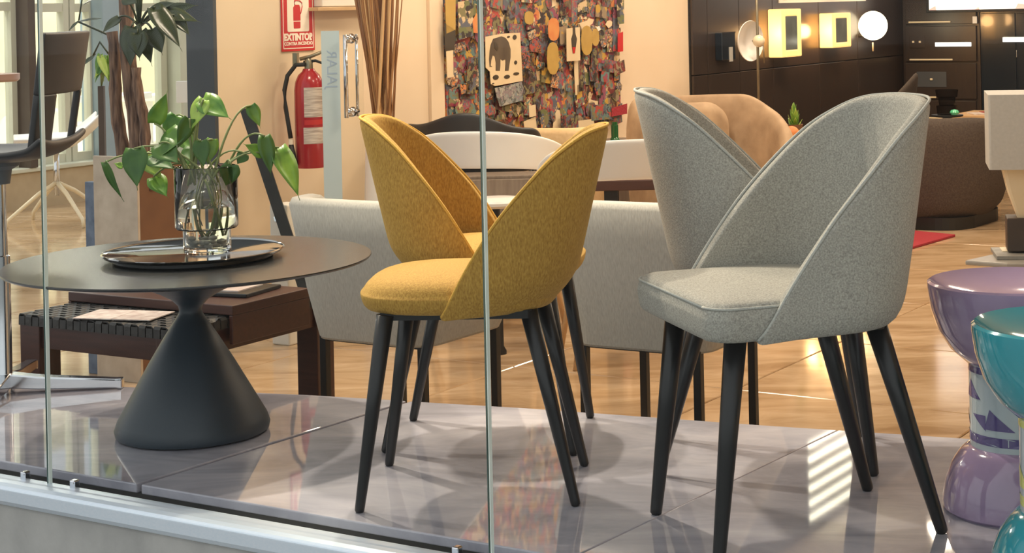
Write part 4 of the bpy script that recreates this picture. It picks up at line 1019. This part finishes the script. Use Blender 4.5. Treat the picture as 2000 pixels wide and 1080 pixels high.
# grey brown cabinet seen under the white band, wooden dining table with papers
cb = thing('low_cabinet', 'grey brown wooden cabinet seen below the white chair back', 'cabinet', (0, 0, 0), 0)
q = at(955, 360, 8.0); zc = at(955, 322, 8.0).z - ZF; cb.location = (q.x, 7.0 + .98, ZF); cb.rotation_euler[2] = WR - math.radians(60)
cb.location = (q.x + .06, 7.475, ZF)
box('carcass', (-.19, -.10, .06), (.19, .07, .60), m_greywood, cb, bevel=.004)
for k in range(2): 
    d_ = box('drawer_front', (-.185, -.115, .08 + k * .26), (.185, -.10, .325 + k * .26), m_greywood, cb, bevel=.003); box('pull', (-.04, -.122, .2 + k * .26), (.04, -.115, .21 + k * .26), m_blackmetal, d_)
for sx in (-1, 1): box('foot', (sx * .16 - .015, -.09, 0), (sx * .16 + .015, .06, .06), m_blackmetal, cb)
dt = thing('dining_table', 'dark brown wooden table between the right white chair and the wall', 'table', (0, 0, 0), 0)
q = at(1195, 352, 7.85); zz = at(1195, 350, 7.6).z - ZF
dt.location = (q.x + .02, 7.72, ZF)
box('table_top', (-.10, -.18, zz - .045), (.28, .22, zz), m_brown, dt, bevel=.004); 
for x in (-.02, .22):
    for y in (-.12, .16): box('leg', (x - .03, y - .03, 0), (x + .03, y + .03, zz - .045), m_blackmetal, dt)
pp = thing('paper_pile', 'small pile of papers and a yellow folder on the brown table', 'papers', (dt.location.x + .04, dt.location.y - .06, ZF + zz), .2)
box('folder', (-.09, -.07, 0), (.09, .07, .008), m_yel, pp); box('sheet', (-.10, -.06, .008), (.075, .065, .011), m_paper, pp)
# white round pouf edge
q = at(968, 392, 6.6); pf = thing('white_side_table', 'small round white table glimpsed between the two yellow chairs', 'table', (q.x, 6.6, ZF))
zz = at(968, 388, 6.6).z - ZF
lathe('table_top', [(0, zz - .03), (.10, zz - .028), (.115, zz - .018), (.116, zz - .008), (.11, zz), (0, zz)], m_whiteplastic, pf, seg=40); lathe('pedestal', [(0, 0), (.03, 0), (.03, .012), (.02, .03), (.016, zz - .03), (0, zz - .03)], m_blackmetal, pf, seg=24)

# ================================================================== RIGHT SIDE: LOUNGE
def lounge(name, label, mat, w, d, h, seat, rot, loc, pillow=True, hb=.04, back_pow=2.6):
    t = thing(name, label, 'armchair', loc, rot)
    def shell(i, j):
        a = math.radians(-138 + 276 * i); f = abs(i - .5) * 2
        top = h - (h - seat - .12) * max(0, (f - .42) / .58) ** 1.5
        prof = [(0, .80), (.12, .93), (.4, 1.0), (.8, 1.02), (.95, .985), (1.0, .93), (1.0, .86), (.93, .80), (.75, .77), (.4, .74)]
        k = j * (len(prof) - 1); n = min(int(k), len(prof) - 2); q_ = k - n
        zz = prof[n][0] + (prof[n + 1][0] - prof[n][0]) * q_; rr = prof[n][1] + (prof[n + 1][1] - prof[n][1]) * q_
        ca, sa = math.cos(a), math.sin(a); e = .8
        x = -(abs(ca) ** e) * (1 if ca > 0 else -1) * d * rr; y = (abs(sa) ** e) * (1 if sa > 0 else -1) * w * rr
        return (x, y, hb + (top - hb) * zz)
    s = grid('shell', shell, 48, 18, mat, t); mod_sub(s, 1)
    out = rrect(-d * .74, d * .98, -w * .76, w * .76, .12, 6)
    layered('seat_cushion', out, [(.9, hb), (.97, hb + .05), (1, seat - .08), (.99, seat - .03), (.94, seat), (.7, seat + .015), (.3, seat + .02)], mat, t)
    layered('base_plinth', rrect(-d * .8, d * .8, -w * .8, w * .8, .2, 8), [(1, 0), (1, hb + .01)], m_blackmetal, t, smooth=False)
    if pillow:
        po_ = rrect(-w * .52, w * .52, -.2, .2, .12, 6)
        layered('back_pillow', po_, [(.75, -.07), (.95, -.045), (1, 0), (.95, .045), (.75, .07)], mat, t, loc=(-d * .55, 0, seat + .19), rot=(math.radians(90), 0, math.radians(90)))
    return t
q = at(1398, 260, 8.6)
lounge('lounge_armchair', 'tan velvet lounge armchair with back pillow behind the grey chairs', m_tan, .40, .38, at(1400, 194, 8.5).z - ZF, .42, math.radians(-62), (q.x - .02, 8.6, ZF))
q = at(1815, 438, 9.95)
lounge('lounge_armchair', 'dark brown rounded lounge armchair on a black plinth, far right', m_choc, .50, .46, at(1840, 222, 10.2).z - ZF, .42, math.radians(58), (q.x, 10.25, ZF), pillow=False, hb=.06)
dc = thing('dark_chair', 'dark brown curved chair back near the globe lamp', 'chair', (0, 0, 0), 0)
q = at(1712, 180, 11.2); dc.location = (q.x, 11.2, ZF); dc.rotation_euler[2] = math.radians(150)
zt2 = at(1690, 143, 11.2).z - ZF
g = grid('back_shell', lambda i, j: (-.22 * math.cos(math.radians(-100 + 200 * i)) - .05 * j, .25 * math.sin(math.radians(-100 + 200 * i)), .42 + (zt2 - .42 - .30 * max(0, abs(i - .42) * 2) ** 1.6) * j), 30, 8, m_choc, dc); m = g.modifiers.new('s', 'SOLIDIFY'); m.thickness = .03; mod_sub(g, 1)
layered('seat', rrect(-.22, .24, -.23, .23, .08), [(.95, .40), (1, .42), (1, .46), (.95, .48), (.4, .485)], m_choc, dc)
for sx in (-1, 1):
    for sy in (-1, 1): tube('leg', [(sx * .15, sy * .15, .41), (sx * .2, sy * .2, 0)], [.016, .01], m_blackmetal, dc)
# red rug
rc = fl(1866, 459, ZF + .01); 
e_a = (fl(1764, 488, ZF + .01) - rc).normalized(); e_b = (fl(1772, 450, ZF + .01) - rc).normalized()
rg = slab('area_rug', [(rc.x, rc.y), ((rc + e_a * 1.0).x, (rc + e_a * 1.0).y), ((rc + e_a * 1.0 + e_b * .4).x, (rc + e_a + e_b * .4).y), ((rc + e_b * .55).x, (rc + e_b * .55).y)], ZF + .0005, ZF + .014, m_redrug, bevel=.003); tag(rg, 'red rug corner on the travertine floor before the dark armchair', 'rug')
# potted succulent and amber ball on a small dark side table between tan and grey chairs
q = at(1553, 270, 9.0); zz = at(1553, 276, 9.0).z - ZF
sdt = thing('side_table', 'small dark side table carrying the potted succulent', 'table', (q.x, 9.0, ZF))
lathe('table_top', [(0, zz - .02), (.085, zz - .02), (.09, zz - .012), (.085, zz), (0, zz)], m_blackmetal, sdt, seg=32); lathe('pedestal', [(0, 0), (.07, 0), (.07, .012), (.02, .03), (.02, zz - .02), (0, zz - .02)], m_blackmetal, sdt, seg=24)
bp_ = at(1552, 270, 9.04); pot = thing('potted_succulent', 'small green succulent in a brown pot behind the tan armchair', 'plant', (bp_.x, 9.04, ZF + zz))
lathe('pot', [(0, 0), (.030, 0), (.042, .06), (.044, .085), (.038, .085), (.036, .06), (0, .06)], m_rust, pot, seg=20)
for k in range(16):
    a = k * 2.4; hgt = .10 + .006 * k; r = .045 * (1 - k / 20)
    leaf('leaf', (r * .2 * math.cos(a), r * .2 * math.sin(a), .06 + .004 * k), (r * math.cos(a), r * math.sin(a), hgt + .01), .026, m_leaf if k % 2 else m_leaflt, pot, (math.cos(a), math.sin(a), -.3), shape='oval', nl=6)
ob = lathe('glass_ball', [(.0, 0)] + [(.042 * math.sin(math.radians(a)), .042 - .042 * math.cos(math.radians(a))) for a in range(20, 161, 20)] + [(0, .084)], m_orange, None, seg=24, loc=(at(1546, 280, 8.955).x, 8.945, ZF + zz)); tag(ob, 'amber ball on the dark side table below the succulent', 'ornament')

# wall lamps on the dark panelling
def lampbox(label, ul, ur, vt, vb_, dep, mmat):
    s0, z1 = wl(ul, vt, .03 + dep); s1, _ = wl(ur, vt, .03 + dep); _, z0 = wl(ul, vb_, .03 + dep)
    t = thing('frame_lamp', label, 'wall lamp', wp(s0, z0, .03), WR, 'lit amber frame lamps'); w_, h_ = s1 - s0, z1 - z0; bx_, bz_ = w_ * .21, h_ * .15
    for nm, lo, hi in (('lamp_side', (0, -dep, 0), (bx_, 0, h_)), ('lamp_side', (w_ - bx_, -dep, 0), (w_, 0, h_)), ('lamp_rail', (bx_ - .001, -dep, 0), (w_ - bx_ + .001, 0, bz_)), ('lamp_rail', (bx_ - .001, -dep, h_ - bz_), (w_ - bx_ + .001, 0, h_))):
        box(nm, lo, hi, m_lamp, t, bevel=.008)
    box('mirror', (bx_, -dep * .97, bz_), (w_ - bx_, -dep * .9, h_ - bz_), mmat, t)
    for xx in (-.10, w_ + .10):
        pl_l = bpy.data.lights.new('lamp_glow', 'POINT'); pl_l.energy = 4; pl_l.color = (1, .55, .22); pl_l.shadow_soft_size = .05
        po_l = bpy.data.objects.new('lamp_glow', pl_l); COL.objects.link(po_l); po_l.location = (xx, -.07, h_ / 2); po_l.parent = t
    return t
lampbox('tall lit amber frame lamp around a mirror on the dark wall', 1526, 1565, 18, 113, .10, m_mirror)
lampbox('square lit amber frame lamp around a mirror, next to the globe lamp', 1625, 1662, 26, 94, .10, m_mirror)
s_, z_ = wl(1705, 50, .14); gw = thing('globe_lamp', 'glowing white globe wall lamp on the dark panelling', 'wall lamp', wp(s_, z_, .14), WR)
GR = 28.5 * pm(wp(s_, z_, .14).y)
lathe('globe', [(GR * math.sin(math.radians(a)), -GR * math.cos(math.radians(a))) if 0 < a < 180 else (0, -GR * math.cos(math.radians(a))) for a in range(0, 181, 12)], m_globe, gw, seg=36)
tube('bracket', [(0, .0, -GR * .6), (0, .11, -GR * .7)], .012, m_brass, gw); tube('pull_cord', [(-.01, 0, -GR * 1.15), (-.008, 0, -GR * 1.75)], .006, m_creamcer, gw)
# dish floor lamp with slim pole
fdp = 10.2; q = at(1466, 80, fdp); fo = Vector((at(1480, 100, fdp).x, fdp, ZF))
fp = thing('floor_lamp', 'slim floor lamp with a pale dish reflector and white bulb', 'floor lamp', fo)
lathe('base', [(0, 0), (.13, 0), (.13, .012), (.02, .022), (0, .022)], m_blackmetal, fp, seg=32)
tube('pole', [(0, 0, .015), (0, 0, 2.1)], .0085, m_brass, fp, seg=10)
qd = at(1463, 80, fdp) - fo; RD = 40 * pm(fdp)
lathe('dish', [(.0, -.05), (RD * .5, -.035), (RD * .85, -.008), (RD, .012), (RD * .985, .016), (RD * .83, -.002), (RD * .5, -.029), (0, -.044)], m_whiteplastic, fp, seg=40, loc=qd, rot=(math.radians(90), 0, math.radians(48)))
qb = at(1481, 80, fdp) - fo
RB = 12 * pm(fdp)
lathe('bulb', [(RB * math.sin(math.radians(a)), -RB * math.cos(math.radians(a))) if 0 < a < 180 else (0, -RB * math.cos(math.radians(a))) for a in range(0, 181, 20)], m_creamcer, fp, seg=20, loc=(qb.x, -.04, qb.z))
tube('dish_arm', [(qb.x, -.04, qb.z), qd + Vector((.02, -.01, 0))], .006, m_brass, fp); tube('pull_cord', [(qb.x + .025, -.04, qb.z), (qb.x + .03, -.04, qb.z - .13)], .004, m_brass, fp)
# small blue box on the dark wall
s_, z_ = wl(1418, 92, .06); hb_ = thing('wall_box', 'small dark blue box on the dark wall left of the dish lamp', 'box', wp(s_, z_, .03), WR)
box('body', (-.09, -.05, -.08), (.09, 0, .09), m_blue, hb_, bevel=.004); box('edge_strip', (-.09, -.053, .086), (.09, -.048, .094), m_chrome, hb_); box('tag', (.0, -.054, -.09), (.045, -.05, .0), m_shadegrey, hb_)
# louvred high window whose bright slats mirror in the platform marble
lv = None
s0, _ = wl(1562, 60, .04); s1, _ = wl(1644, 60, .04)
lv = struct(wallbox('window_9', s0 - .04, s1 + .04, .03, .034, 1.90, 2.50, m_blackmetal), 'louvred high window on the dark wall')
for k in range(6):
    z = 1.93 + k * .098; wallbox('window_slat', s0, s1, .035, .05, z, z + .034, m_day, lv)
# white banner strip above the lamps
s0, z0 = wl(1522, 6, .035); s1, _ = wl(1690, 0, .035)
bn = thing('shelf_sign', 'white strip with dark print high on the dark wall', 'sign', wp(s0, z0, .03), WR)
box('strip', (0, -.01, 0), (s1 - s0, 0, .12), m_whiteplastic, bn)
for k in range(14):
    x = .05 + k * (s1 - s0 - .1) / 14; box('print_mark', (x, -.0115, .02), (x + (s1 - s0) / 26, -.010, .1), m_blackmetal, bn)

# end wall: cabinet with drawers, glowing bars standing for reflections, screen
ec = thing('wall_cabinet', 'dark veneer cabinet with drawers and pale pulls on the end wall', 'cabinet', ep(0, ZF, .0), -A30)
def ebox(nm, u0, u1, v0, v1, off, dep, mat, parent=ec, bevel=.003):
    t0, z1 = epx(u0, v0, off + dep); t1, _ = epx(u1, v0, off + dep); _, z0 = epx(u0, v1, off + dep)
    org = parent; return box(nm, (t0, -off - dep, z0 - ZF), (t1, -off, z1 - ZF), mat, parent, bevel)
ebox('carcass', 1762, 1912, -40, 330, .0, .06, m_walldark)
for k, (v0, v1) in enumerate(((6, 50), (52, 122), (124, 194), (196, 300))):
    d_ = ebox('drawer', 1768, 1906, v0, v1 - 2, .06, .018, m_walldark)
    u0, u1, vv = ((1774, 1856, 44), (1776, 1860, 117), (1782, 1828, 190), (1786, 1850, 230))[k]
    ebox('pull', u0, u1, vv - 2, vv + 1.2, .078, .012, m_creamcer)
ebox('socket_plate', 1776, 1806, 70, 94, .078, .006, m_walldark); ebox('knob', 1781, 1785, 80, 84, .084, .01, m_creamcer); ebox('knob', 1794, 1798, 80, 84, .084, .01, m_creamcer)
ebox('keypad', 1790, 1848, 140, 170, .078, .006, m_darksteel); ebox('knob', 1816, 1821, 153, 157, .084, .01, m_creamcer)
ebox('light_switch', 1899, 1908, 32, 46, .078, .006, m_whiteplastic)
blc = thing('lacquer_cabinet', 'glossy blue black cabinet at the right frame edge', 'cabinet', ep(0, ZF, 0), -A30)
ebox('carcass', 1914, 2130, 22, 330, .0, .08, m_blue, blc); ebox('door', 1916, 1982, 26, 326, .08, .012, m_blue, blc); ebox('door', 1985, 2126, 26, 326, .08, .012, m_blue, blc); ebox('pull', 1984, 1986, 98, 112, .092, .012, m_chrome, blc)
ls = thing('reflection_bar', 'short white reflection bar on the dark drawer cabinet', 'lamp', ep(0, ZF, 0), -A30); ebox('reflection_glow', 1826, 1896, 83, 91, .08, .014, m_reflection, ls); ebox('reflection_edge', 1828, 1894, 82, 84, .078, .01, m_chrome, ls)  # reflections on the cabinets, built as glowing bars
ls = thing('reflection_bar', 'short white reflection bar on the blue black cabinet', 'lamp', ep(0, ZF, 0), -A30); ebox('reflection_glow', 1958, 2030, 73, 82, .0945, .014, m_reflection, ls); ebox('reflection_edge', 1960, 2028, 72, 74, .0945, .01, m_chrome, ls)
sc = thing('display_screen', 'bright wide display screen with colourful picture above the drawer cabinet', 'screen', ep(0, ZF, 0), -A30)
m_scr_e = M('screen picture', sr(240, 240, 236), .3, emit=1.0, ecol=(1, 1, 1, 1))
nt = m_scr_e.node_tree; b = nt.nodes['Principled BSDF']; tcx = nt.nodes.new('ShaderNodeTexCoord'); vv_ = nt.nodes.new('ShaderNodeTexVoronoi'); vv_.inputs['Scale'].default_value = 9
rr_ = nt.nodes.new('ShaderNodeValToRGB'); rr_.color_ramp.interpolation = 'CONSTANT'
for k, c in enumerate([(250, 250, 246), (248, 248, 250), (196, 226, 190), (244, 246, 246), (206, 90, 96), (250, 250, 250), (190, 190, 220)]):
    e = rr_.color_ramp.elements[k] if k < 2 else rr_.color_ramp.elements.new(k / 7); e.position = k / 7; e.color = sr(*c)
spx = nt.nodes.new('ShaderNodeSeparateColor'); nt.links.new(tcx.outputs['Object'], vv_.inputs[0]); nt.links.new(vv_.outputs['Color'], spx.inputs[0]); nt.links.new(spx.outputs[1], rr_.inputs[0]); nt.links.new(rr_.outputs[0], b.inputs['Emission Color'])
ebox('bezel', 1806, 2140, -110, 25, .09, .03, m_blackmetal, sc); ebox('picture', 1812, 2134, -104, 20, .12, .003, m_scr_e, sc, 0)
# desk with papers and glass piece before the end wall
dkd = 12.0; q = at(1912, 222, dkd); zz = q.z - ZF
ds = thing('desk', 'pale wooden desk behind the dark lounge armchair', 'desk', (q.x, dkd, ZF), -A30)
box('desk_top', (-.16, -.2, zz - .025), (.5, .35, zz), m_woodlt, ds, bevel=.003); box('desk_side', (-.10, -.16, 0), (.04, .3, zz - .025), m_woodlt, ds, bevel=.003); box('desk_side', (.4, -.16, 0), (.44, .3, zz - .025), m_darkbox, ds)
pq = thing('document', 'white papers lying on the pale desk', 'papers', (q.x + .05, dkd - .02, ZF + zz), .1); box('sheet', (-.12, -.1, 0), (.13, .1, .006), m_paper, pq); box('sheet', (-.02, -.08, .006), (.2, .11, .010), m_redrug, pq)
gd = 11.0; q = at(1850, 224, gd); zz = q.z - ZF
gs = thing('glass_stand', 'dark pedestal behind the brown lounge armchair', 'stand', (q.x, gd, ZF)); lathe('pedestal', [(0, 0), (.1, 0), (.1, .02), (.03, .04), (.03, zz - .02), (.1, zz - .01), (.1, zz), (0, zz)], m_blackmetal, gs, seg=28)
gz = thing('glass_sculpture', 'stacked clear glass ornament with a green glow behind the lounge armchair', 'ornament', (q.x, gd, ZF + zz))
m_smoke = glass_pane('smoky glass', (.55, .52, .48, 1), 1.6)
for k, (w_, h_) in enumerate(((.062, .06), (.05, .05), (.066, .05))):
    lathe('glass_tier', [(0, sum((.06, .05, .05)[:k]) + .001), (w_, sum((.06, .05, .05)[:k]) + .001), (w_ * 1.1, sum((.06, .05, .05)[:k + 1]) - .002), (0, sum((.06, .05, .05)[:k + 1]) - .001)], m_smoke, gz, seg=8, smooth=False)
m_greenglow = M('green glow colour', sr(90, 200, 150), .2, col2=sr(120, 220, 170), scale=9)
lathe('green_glow', [(0, 0), (.022, .006), (.03, .02), (.022, .034), (0, .04)], m_greenglow, gz, seg=16, loc=(.03, -.09, 0))  # green glow of the glass, built as a coloured piece

# low table, books and lamp at the right edge
ld = 6.05; q = fl(1884, 508, .14); zt3 = .14 - ZF
lt = thing('low_table', 'grey low table with chamfered edge behind the lilac stool', 'table', (q.x, q.y, ZF), 0)
poly = [(0, 0), (.42, -.14), (.95, .25), (.42, .34), (.28, .27)]
slab('table_top', [(0, 0), (.13, -.09), (.70, -.15), (.85, .2), (.55, .40), (.34, .36)], zt3 - .018, zt3, m_greentop, lt, bevel=.006)
for x, y in ((.18, .0), (.68, .0), (.5, .28)): tube('leg', [(x, y, zt3 - .018), (x, y, 0)], [.016, .012], m_blackmetal, lt)
bkx = thing('grey_book', 'grey book with pale ribbon on the low grey table', 'book', (q.x + .27, q.y + .07, ZF + zt3), -.1)
box('cover', (-.15, -.10, 0), (.25, .12, .014), m_book, bkx, bevel=.002); box('ribbon', (-.12, .0, .0141), (-.09, .1, .017), m_creamcer, bkx)
lz = ZF + zt3 + .014; lx = at(2040, 450, 6.15)
tl = thing('table_lamp', 'table lamp with grey square shade, cream tapered body and dark block base', 'lamp', (lx.x, q.y + .09, lz + .0045), -.15)
ks = pm(6.15); yb1 = at(2000, 430, 6.15).z - lz; yb2 = at(2000, 330, 6.15).z - lz; yb3 = at(1990, 185, 6.15).z - lz
box('base_block', (-66 * ks, -.06, 0), (66 * ks, .06, yb1), m_darkbox, tl, bevel=.004)
layered('body', rrect(-50 * ks, 50 * ks, -.05, .05, .01, 2), [(.9, yb1), (1.25, yb1 + .09), (1.5, yb2 + .01)], m_creamcer, tl, smooth=False)
layered('shade', rrect(-100 * ks, 100 * ks, -.15, .15, .008, 2), [(1, yb2), (1.0, yb3)], m_shadegrey, tl, smooth=False)

# ================================================================== PASSAGE FURNITURE (left background)
def pass_chair(label, u, v, d, rot):
    p = fl(u, v, ZF); t = thing('swivel_chair', label, 'chair', (p.x, p.y, ZF), rot, 'white swivel chairs across the passage'); return t
cd_ = 11.0
q = at(112, 400, cd_); swz = thing('swivel_chair', 'white shell chair on a four star metal foot in the passage', 'chair', (q.x, cd_, ZF), math.radians(200))
zs2 = at(110, 285, cd_).z - ZF
def shellw(i, j):
    x = -.25 + .5 * i; y = -.25 + .5 * j; e = abs(j - .5) * 2
    return (x, y * (.8 + .2 * math.sin(i * 3.14)), zs2 + .07 * e ** 2.5 + .30 * max(0, .35 - i) ** 1.3 * 1.7)
g = grid('seat_shell', shellw, 20, 14, m_whiteplastic, swz); m = g.modifiers.new('s', 'SOLIDIFY'); m.thickness = .015
tube('stem', [(0, 0, zs2), (0, 0, .18)], [.018, .018], m_chrome, swz, seg=12)
for k in range(4):
    a = math.radians(25 + 90 * k); c_, s_ = math.cos(a), math.sin(a)
    tube('foot_arm', [(0, 0, .26), (.12 * c_, .12 * s_, .20), (.33 * c_, .33 * s_, .05), (.34 * c_, .34 * s_, 0)], [.016, .014, .012, .012], m_creamcer, swz, seg=8)
def ncx(name, label, u, v, d, col, rot):
    p = at(u, v, d); t = thing(name, label, 'chair', (p.x, d, 0.0), rot, 'shell chairs inside the neighbouring unit')
    zz = p.z
    g = grid('shell', lambda i, j: (-.22 * math.cos(math.radians(-105 + 210 * i)) - .06 * j, .25 * math.sin(math.radians(-105 + 210 * i)), zz - .30 + (.34 - .18 * (abs(i - .5) * 2) ** 2) * j), 24, 6, col, t); m = g.modifiers.new('s', 'SOLIDIFY'); m.thickness = .015
    g = grid('seat', lambda i, j: (-.2 + .44 * i, -.22 + .44 * j, zz - .30 + .03 * (abs(j - .5) * 2) ** 2), 8, 8, col, t); m = g.modifiers.new('s', 'SOLIDIFY'); m.thickness = .015
    for sx in (-1, 1):
        for sy in (-1, 1): tube('leg', [(sx * .12, sy * .12, zz - .3), (sx * .2, sy * .2, 0)], [.012, .01], m_woodlt, t, seg=6)
    return t
ncx('shell_seat_chair', 'pale blue white shell chair behind the bar stool back', 55, 215, 14.2, m_whiteplastic, 2.2)
ncx('shell_seat_chair', 'cream yellow shell chair seen through the slot of the bar stool', 138, 225, 15.2, m_creamcer, .6)
def longtable(label, u0, u1, v, d):
    a, b_ = at(u0, v, d), at(u1, v, d); t = thing('white_table', label, 'table', (a.x, d, 0.0), 0, 'white tables inside the neighbouring unit')
    L = b_.x - a.x; box('table_top', (0, -.05, a.z - .05), (L, .5, a.z), m_whiteplastic, t, bevel=.004)
    for x in (.04, L - .08): box('leg', (x, .0, 0), (x + .04, .04, a.z - .05), m_whiteplastic, t)
longtable('white table left of the tree trunks beyond the glass', 150, 262, 188, 13.6)
longtable('white table right of the tree trunks beyond the glass', 276, 340, 186, 14.3)
wb = at(364, 158, 9.5); wbd = box('white_board', (-.055, -.01, 0), (.055, .01, .12), m_whiteplastic, None, .003, loc=(wb.x, 9.5, wb.z - .12)); 
tag(wbd, 'white board piece beside the charcoal wall end', 'board')
st_ = box('board_post', (-.012, -.012, 0), (.012, .012, wb.z - .12 - ZF), m_frame, None, .002, loc=(wb.x, 9.5, ZF)); tag(st_, 'pale post carrying the white board beside the charcoal wall end', 'post')
rt = at(-30, 145, 9.0); rtt = thing('round_bar_table', 'pinkish brown round high table cut by the left frame edge', 'table', (rt.x, 9.0, ZF))
zz = rt.z - ZF
m_pink = M('pink brown laminate', sr(168, 132, 116), .4, col2=sr(178, 142, 126), scale=8)
lathe('table_top', [(0, zz - .04), (.16, zz - .04), (.172, zz - .03), (.172, zz), (0, zz + .005)], m_pink, rtt, seg=40); lathe('column', [(0, 0), (.16, 0), (.16, .015), (.03, .03), (.03, zz - .04), (0, zz - .04)], m_chrome, rtt, seg=24)
